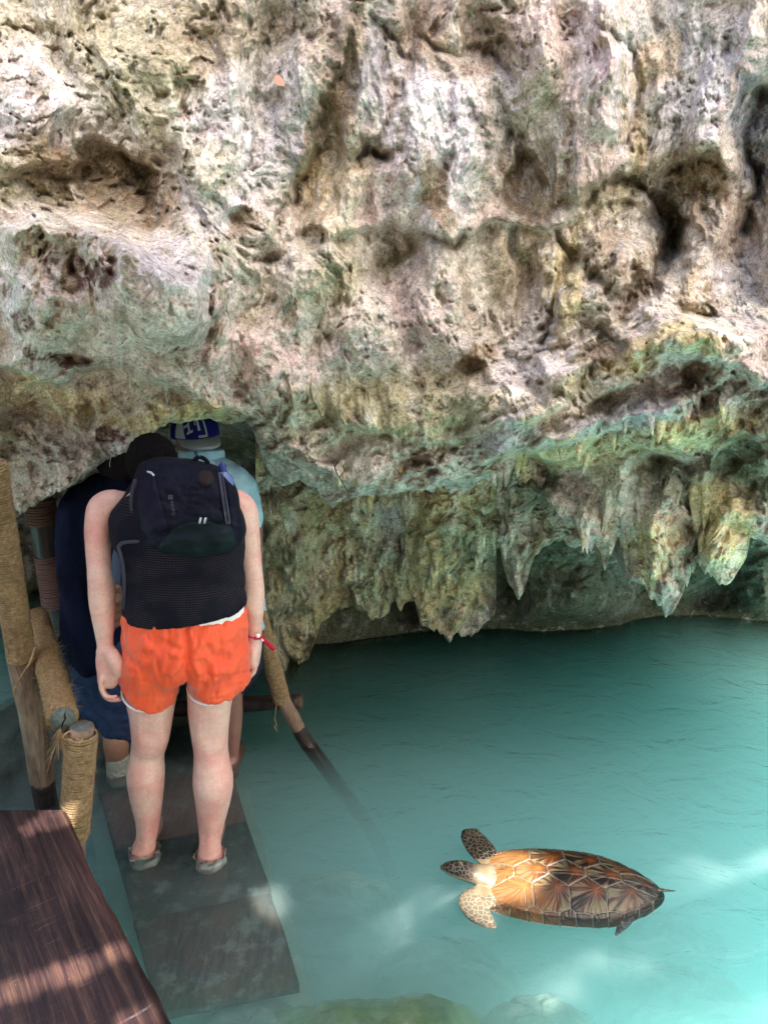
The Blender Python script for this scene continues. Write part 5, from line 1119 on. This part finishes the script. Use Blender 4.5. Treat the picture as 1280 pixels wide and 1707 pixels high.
# ================================================================== TURTLE, BOULDERS, SMALL THINGS
def build_turtle():
    H = PZ(800, 1462, 0); T = PZ(1108, 1487, 0); H[2] = T[2] = 0; ctr = (H + T) / 2; ax = T - H; L = np.linalg.norm(ax) / 2; ax /= np.linalg.norm(ax); bx = np.array((-ax[1], ax[0], 0.0))   # bx points away from the viewer
    root = thing('sea_turtle', 'sea turtle with orange and brown rayed shell swimming left at the surface', 'turtle', tuple(ctr))
    def W(a, b, z): return ctr + ax * a + bx * b + np.array((0, 0, z))
    nu, nv = 420, 240
    a = np.linspace(-1, 1, nu); fr = np.linspace(-1, 1, nv); A, B = np.meshgrid(a, fr)
    wid = .156 * np.clip(1 - np.abs((A + .12) / 1.12) ** 2.3, 0, 1) ** .52 * np.where(A > .25, 1 - .30 * ((A - .25) / .75) ** 1.5, 1)
    ser = 1 + .075 * np.clip(A - .1, 0, 1) * np.abs(np.sin((A + 1) * 17)) * (np.abs(B) > .9)
    X = A * L; Yb = B * wid * ser
    up = (1 - np.abs(B) ** 2.4) ** .75 * (1 - np.abs(A) ** 2.6) ** .8
    Z = .004 + .068 * up + .004 * (np.abs(B) < .08) * up
    # scutes
    cs = []
    for c in (-.80, -.46, -.06, .34, .70): cs.append((c, 0.0, 0))
    for c in (-.62, -.26, .14, .52):
        for s in (-1, 1): cs.append((c, s * .50, 1))
    for k in range(12):
        c = -.93 + k * .168
        for s in (-1, 1): cs.append((c, s * 1.02, 2))
    cs = np.array(cs)
    bb = np.clip(B, -1, 1); wv = .02 * fbm(np.stack([A * 5, bb * 4, A * 0], -1), 3)
    D = []
    for (ca, cb, t) in cs:
        wgt = [1.0, .95, 1.9][int(t)]; D.append(np.sqrt(((A + wv - ca) * [1.0, 1.0, 1.25][int(t)]) ** 2 + ((bb + wv - cb) * [.60, .52, .62][int(t)] * (1.0 if t < 2 else 1.6)) ** 2) * (1 if t < 2 else 1.0) + (0 if t < 2 else .0))
    D = np.array(D); o = np.argsort(D, 0); F1 = np.take_along_axis(D, o[:1], 0)[0]; F2 = np.take_along_axis(D, o[1:2], 0)[0]; idx = o[0]
    edge = F2 - F1
    gx = cs[idx, 0] + np.where(cs[idx, 2] < 2, .09, .02); gy = cs[idx, 1] * np.where(cs[idx, 2] == 1, .82, 1.0)
    dx, dy = (A - gx), (bb - gy) * .5; th = np.arctan2(dy, dx); r = np.hypot(dx, dy)
    st = perlin(np.stack([np.cos(th) * 5.5 + idx * 3.1, np.sin(th) * 5.5, r * 3.5], -1)) + .6 * perlin(np.stack([np.cos(th) * 13 + idx, np.sin(th) * 13, r * 7], -1)) + .25 * perlin(np.stack([np.cos(th) * 30 + idx, np.sin(th) * 30, r * 9], -1))
    dark = np.array((.010, .007, .006)); org = np.array((.24, .07, .014)); crm = np.array((.19, .165, .09)); brn = np.array((.075, .028, .012)); olv = np.array((.022, .030, .022))
    c = np.broadcast_to(brn, A.shape + (3,)).copy()
    c = mixc(c, dark, sstep(-.2, .1, st)); c = mixc(c, crm, sstep(.16, .34, -st) * sstep(.05, .16, r) * .9); c = mixc(c, org, np.exp(-(r / .05) ** 2) * .95)
    c = mixc(c, org, sstep(.0, .2, perlin(np.stack([A * 3, bb * 2, A * 0 + 5], -1))) * .25)
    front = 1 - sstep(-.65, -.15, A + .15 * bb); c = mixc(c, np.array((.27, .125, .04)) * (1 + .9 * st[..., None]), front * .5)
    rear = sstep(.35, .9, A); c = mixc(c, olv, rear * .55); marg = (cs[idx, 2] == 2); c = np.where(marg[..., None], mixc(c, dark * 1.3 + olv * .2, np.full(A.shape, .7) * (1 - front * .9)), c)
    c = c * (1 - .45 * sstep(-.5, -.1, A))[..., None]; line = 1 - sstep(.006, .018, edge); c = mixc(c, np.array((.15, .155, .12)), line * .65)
    Z = Z - .003 * (1 - sstep(0, .03, edge)) + .0012 * st
    roll = R(9); P = np.zeros(A.shape + (3,)); yy = Yb * math.cos(roll) - Z * math.sin(roll) * 0; zz = Z + Yb * math.sin(roll) * .35
    P = ctr + ax * X[..., None] + bx * yy[..., None]; P[..., 2] = zz - .018
    m = M('carapace', .38, .4); m.color(m.n('Attribute', attribute_name='tint').outputs['Color']); m.bump(m.noise(m.coord('Object'), 120, 4), .15, .001)
    m.b.inputs['Specular IOR Level'].default_value = .35
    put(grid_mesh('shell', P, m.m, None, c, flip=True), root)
    pl = M('plastron', .5); pl.color((.5, .42, .28)); P2 = P.copy(); P2[..., 2] = np.minimum(P[..., 2], 0) - .002 - .045 * up; put(grid_mesh('plastron', P2, pl.m, None), root)
    # body: neck, head, flippers, tail as one skin
    b = MB()
    def flat(pts, n=26):    # (px, py, z, halfwidth m, halfthick m)
        q = [pz(p[0], p[1], p[2]) for p in pts]; Pp, Wd = smooth_path(q, [(p[3], p[4]) for p in pts], n); return Pp, Wd
    def fl(pts, side):
        Pp, Wd = flat(pts); b.tube(Pp, [(h_, w_) for w_, h_ in Wd], 20, side=(0, 0, 1))
    b.tube(*flat([(1060, 1480, -.03, .03, .012), (950, 1478, -.03, .08, .015), (870, 1472, -.022, .08, .018), (818, 1463, -.002, .052, .026), (790, 1457, .010, .036, .028), (773, 1452, .014, .034, .030), (757, 1449, .014, .029, .027), (745, 1447, .010, .020, .019), (737, 1447, .006, .009, .010)], 40), 24, side=tuple(bx))
    fl([(838, 1446, .0, .034, .012), (818, 1434, -.002, .044, .010), (801, 1415, -.002, .052, .008), (788, 1397, -.004, .046, .007), (783, 1384, -.006, .032, .006)], (1, .1, 0))
    fl([(832, 1487, -.014, .030, .008), (812, 1491, -.004, .044, .010), (792, 1503, .0, .054, .008), (795, 1520, -.002, .046, .007), (811, 1536, -.004, .030, .006), (825, 1546, -.006, .010, .005)], (1, .1, 0))
    fl([(1040, 1512, -.006, .026, .010), (1044, 1528, -.012, .026, .007), (1036, 1545, -.02, .016, .005), (1026, 1560, -.03, .005, .003)], (1, 0, 0))
    fl([(990, 1440, -.006, .022, .010), (1018, 1440, -.01, .016, .006), (1030, 1441, -.012, .006, .004)], (0, 1, 0))
    fl([(1095, 1484, .0, .008, .006), (1112, 1485, -.002, .005, .004), (1126, 1486, -.008, .003, .002)], (0, 1, 0))
    s = M('scaled_skin', .35, .45); v = s.n('NewGeometry').outputs['Position']
    vo = s.n('TexVoronoi', feature='DISTANCE_TO_EDGE'); s.l(v, vo.inputs['Vector']); vo.inputs['Scale'].default_value = 62; vo.inputs['Randomness'].default_value = .8
    cell = s.ramp(vo.outputs['Distance'], [(.02, 1), (.055, 0)])
    vc = s.n('TexVoronoi', feature='F1'); s.l(v, vc.inputs['Vector']); vc.inputs['Scale'].default_value = 62; vc.inputs['Randomness'].default_value = .8
    cc = s.mix(s.math('MULTIPLY', 1.0, 1.0), (.03, .02, .014), s.ramp(s.noise(v, 20, 2), [(.50, (.006, .006, .006)), (.68, (.045, .018, .009))]))
    at = s.n('Attribute', attribute_name='tint').outputs['Color']; sep = s.n('SeparateColor'); s.l(at, sep.inputs[0])
    s.color(s.mix(s.math('MULTIPLY', s.math('SUBTRACT', 1.0, cell), sep.outputs[0]), s.mix(sep.outputs[1], (.25, .21, .145), (.13, .095, .055)), cc)); s.bump(cell, .25, .001)
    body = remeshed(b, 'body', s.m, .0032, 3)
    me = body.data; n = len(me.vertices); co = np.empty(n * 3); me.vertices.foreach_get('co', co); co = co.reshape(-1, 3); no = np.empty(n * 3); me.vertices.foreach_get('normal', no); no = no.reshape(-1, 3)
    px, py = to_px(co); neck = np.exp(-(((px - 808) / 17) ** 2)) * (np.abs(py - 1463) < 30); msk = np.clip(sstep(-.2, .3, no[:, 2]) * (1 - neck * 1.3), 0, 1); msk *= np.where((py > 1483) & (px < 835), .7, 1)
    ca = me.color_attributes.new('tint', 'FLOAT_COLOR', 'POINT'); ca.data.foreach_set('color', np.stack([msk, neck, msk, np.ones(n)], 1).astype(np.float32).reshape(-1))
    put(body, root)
    em = M('eye', .05, .6); em.color((.004, .004, .004)); e = MB(); e.ball(pz(752, 1452.5, .020), .006, 12); e.ball(pz(752, 1441.5, .020), .006, 12); put(e.build('eye', em.m), root)
build_turtle()

def boulder(name, label, cpx, cpy, z, r, mat, cat='boulder', seed=0, group=None, sq=.6):
    c = PZ(cpx, cpy, z); n = 90; th = np.linspace(0, math.pi, n // 2); ph = np.linspace(0, 2 * math.pi, n); TH, PH = np.meshgrid(th, ph, indexing='ij')
    D = np.stack([np.sin(TH) * np.cos(PH), np.sin(TH) * np.sin(PH), np.cos(TH)], -1); k = 1 + .28 * fbm(D * 1.4 + seed, 4) + .10 * fbm(D * 5 + seed, 3) + .03 * fbm(D * 16 + seed, 3)
    P = D * k[..., None] * np.array(r); P[..., 2] -= r[2] * 1.0; P = P + c
    o = grid_mesh(name, P - c, mat, None); o.location = c; tag(o, label, cat, group); return o
def build_rocks():
    m = M('mossy_stone', .9, .2); g = m.n('NewGeometry').outputs['Position']; n = m.noise(g, 9, 6, .65)
    m.color(m.ramp(n, [(.30, (.07, .14, .05)), (.50, (.14, .22, .08)), (.64, (.25, .32, .17)), (.74, (.5, .5, .42))])); m.bump(m.noise(g, 80, 5, .7), .8, .01)
    boulder('boulder', 'green algae covered boulder just under the water at the bottom edge', 640, 1728, -.010, (.46, .25, .30), m.m, seed=3)
    m2 = M('silty_stone', .95, .1); g = m2.n('NewGeometry').outputs['Position']; m2.color(m2.ramp(m2.noise(g, 6, 5), [(.35, (.10, .13, .11)), (.6, (.22, .25, .20)), (.75, (.40, .40, .33))])); m2.bump(m2.noise(g, 25, 4), .5, .02)
    L = [(420, 1712, -.12, (.30, .20, .25), 'pale stone by the submerged step at the foot of the walkway', 7), (560, 1465, -.22, (.26, .10, .2), 'long dark submerged rock beside the walkway, left of the turtle', 9), (905, 1690, -.14, (.22, .14, .22), 'sunlit submerged rock below the turtle near the bottom edge', 11),
         (740, 1600, -.36, (.30, .20, .25), 'dim submerged rock left of the sunlit one, below the turtle head', 13), (1150, 1650, -.32, (.32, .2, .25), 'broad submerged rock under the tail side of the turtle', 15), (1120, 1540, -.45, (.22, .15, .2), 'faint submerged rock just behind the turtle', 17), (545, 1570, -.36, (.22, .18, .2), 'submerged rock against the right edge of the walkway', 19)]
    for (x, y, z, r, lab, sd_) in L: boulder('submerged_rock', lab, x, y, z, r, m2.m, 'rock', sd_, 'rocks under the water')
    md = M('cave_shadow_dark', .9, .2); g = md.n('NewGeometry').outputs['Position']; md.color(md.ramp(md.noise(g, 7, 6), [(.35, (.008, .012, .010)), (.7, (.035, .045, .032))])); md.bump(md.noise(g, 25, 5), .6, .02)
    c = boulder('submerged_rock', 'added dark shape under water, standing in for cave shadow behind the left posts', 20, 1235, -.03, (.62, 1.05, .5), md.m, 'rock', 23, 'rocks under the water')  # dark mass added to stand in for cave shadow and murk
    # thin dry rootlets hanging from the ledge
    tw = M('dry_twig', .9); tw.color((.035, .022, .015)); b = MB()
    for pl in ([(556, 772), (562, 790), (572, 806), (580, 818), (592, 820)], [(562, 790), (558, 778), (565, 770)], [(566, 796), (574, 784), (572, 776)]):
        P, W = smooth_path([pv(x, y, 2.58) for x, y in pl], [.0018] * len(pl), 20); b.tube(P, W, 6)
    o = b.build('twig', tw.m); tag(o, 'thin dark dry twig hanging on the pale ledge right of the cave mouth', 'twig')
    lf = M('pink_leaf', .7); lf.color((.85, .30, .22)); pts = [(457, 127), (464, 124), (472, 132), (474, 143), (462, 141), (458, 135)]
    c = [PY(x, y, 2.60) for x, y in pts]; v = c + [p + np.array((0, .003, 0)) for p in c]; n = len(c); b = MB(); b.add(v, [tuple(range(n)), tuple(reversed(range(n, 2 * n)))] + [(i, (i + 1) % n, n + (i + 1) % n, n + i) for i in range(n)])
    o = b.build('leaf', lf.m, smooth=False); tag(o, 'small salmon pink leaf stuck high on the rock wall', 'leaf')
build_rocks()
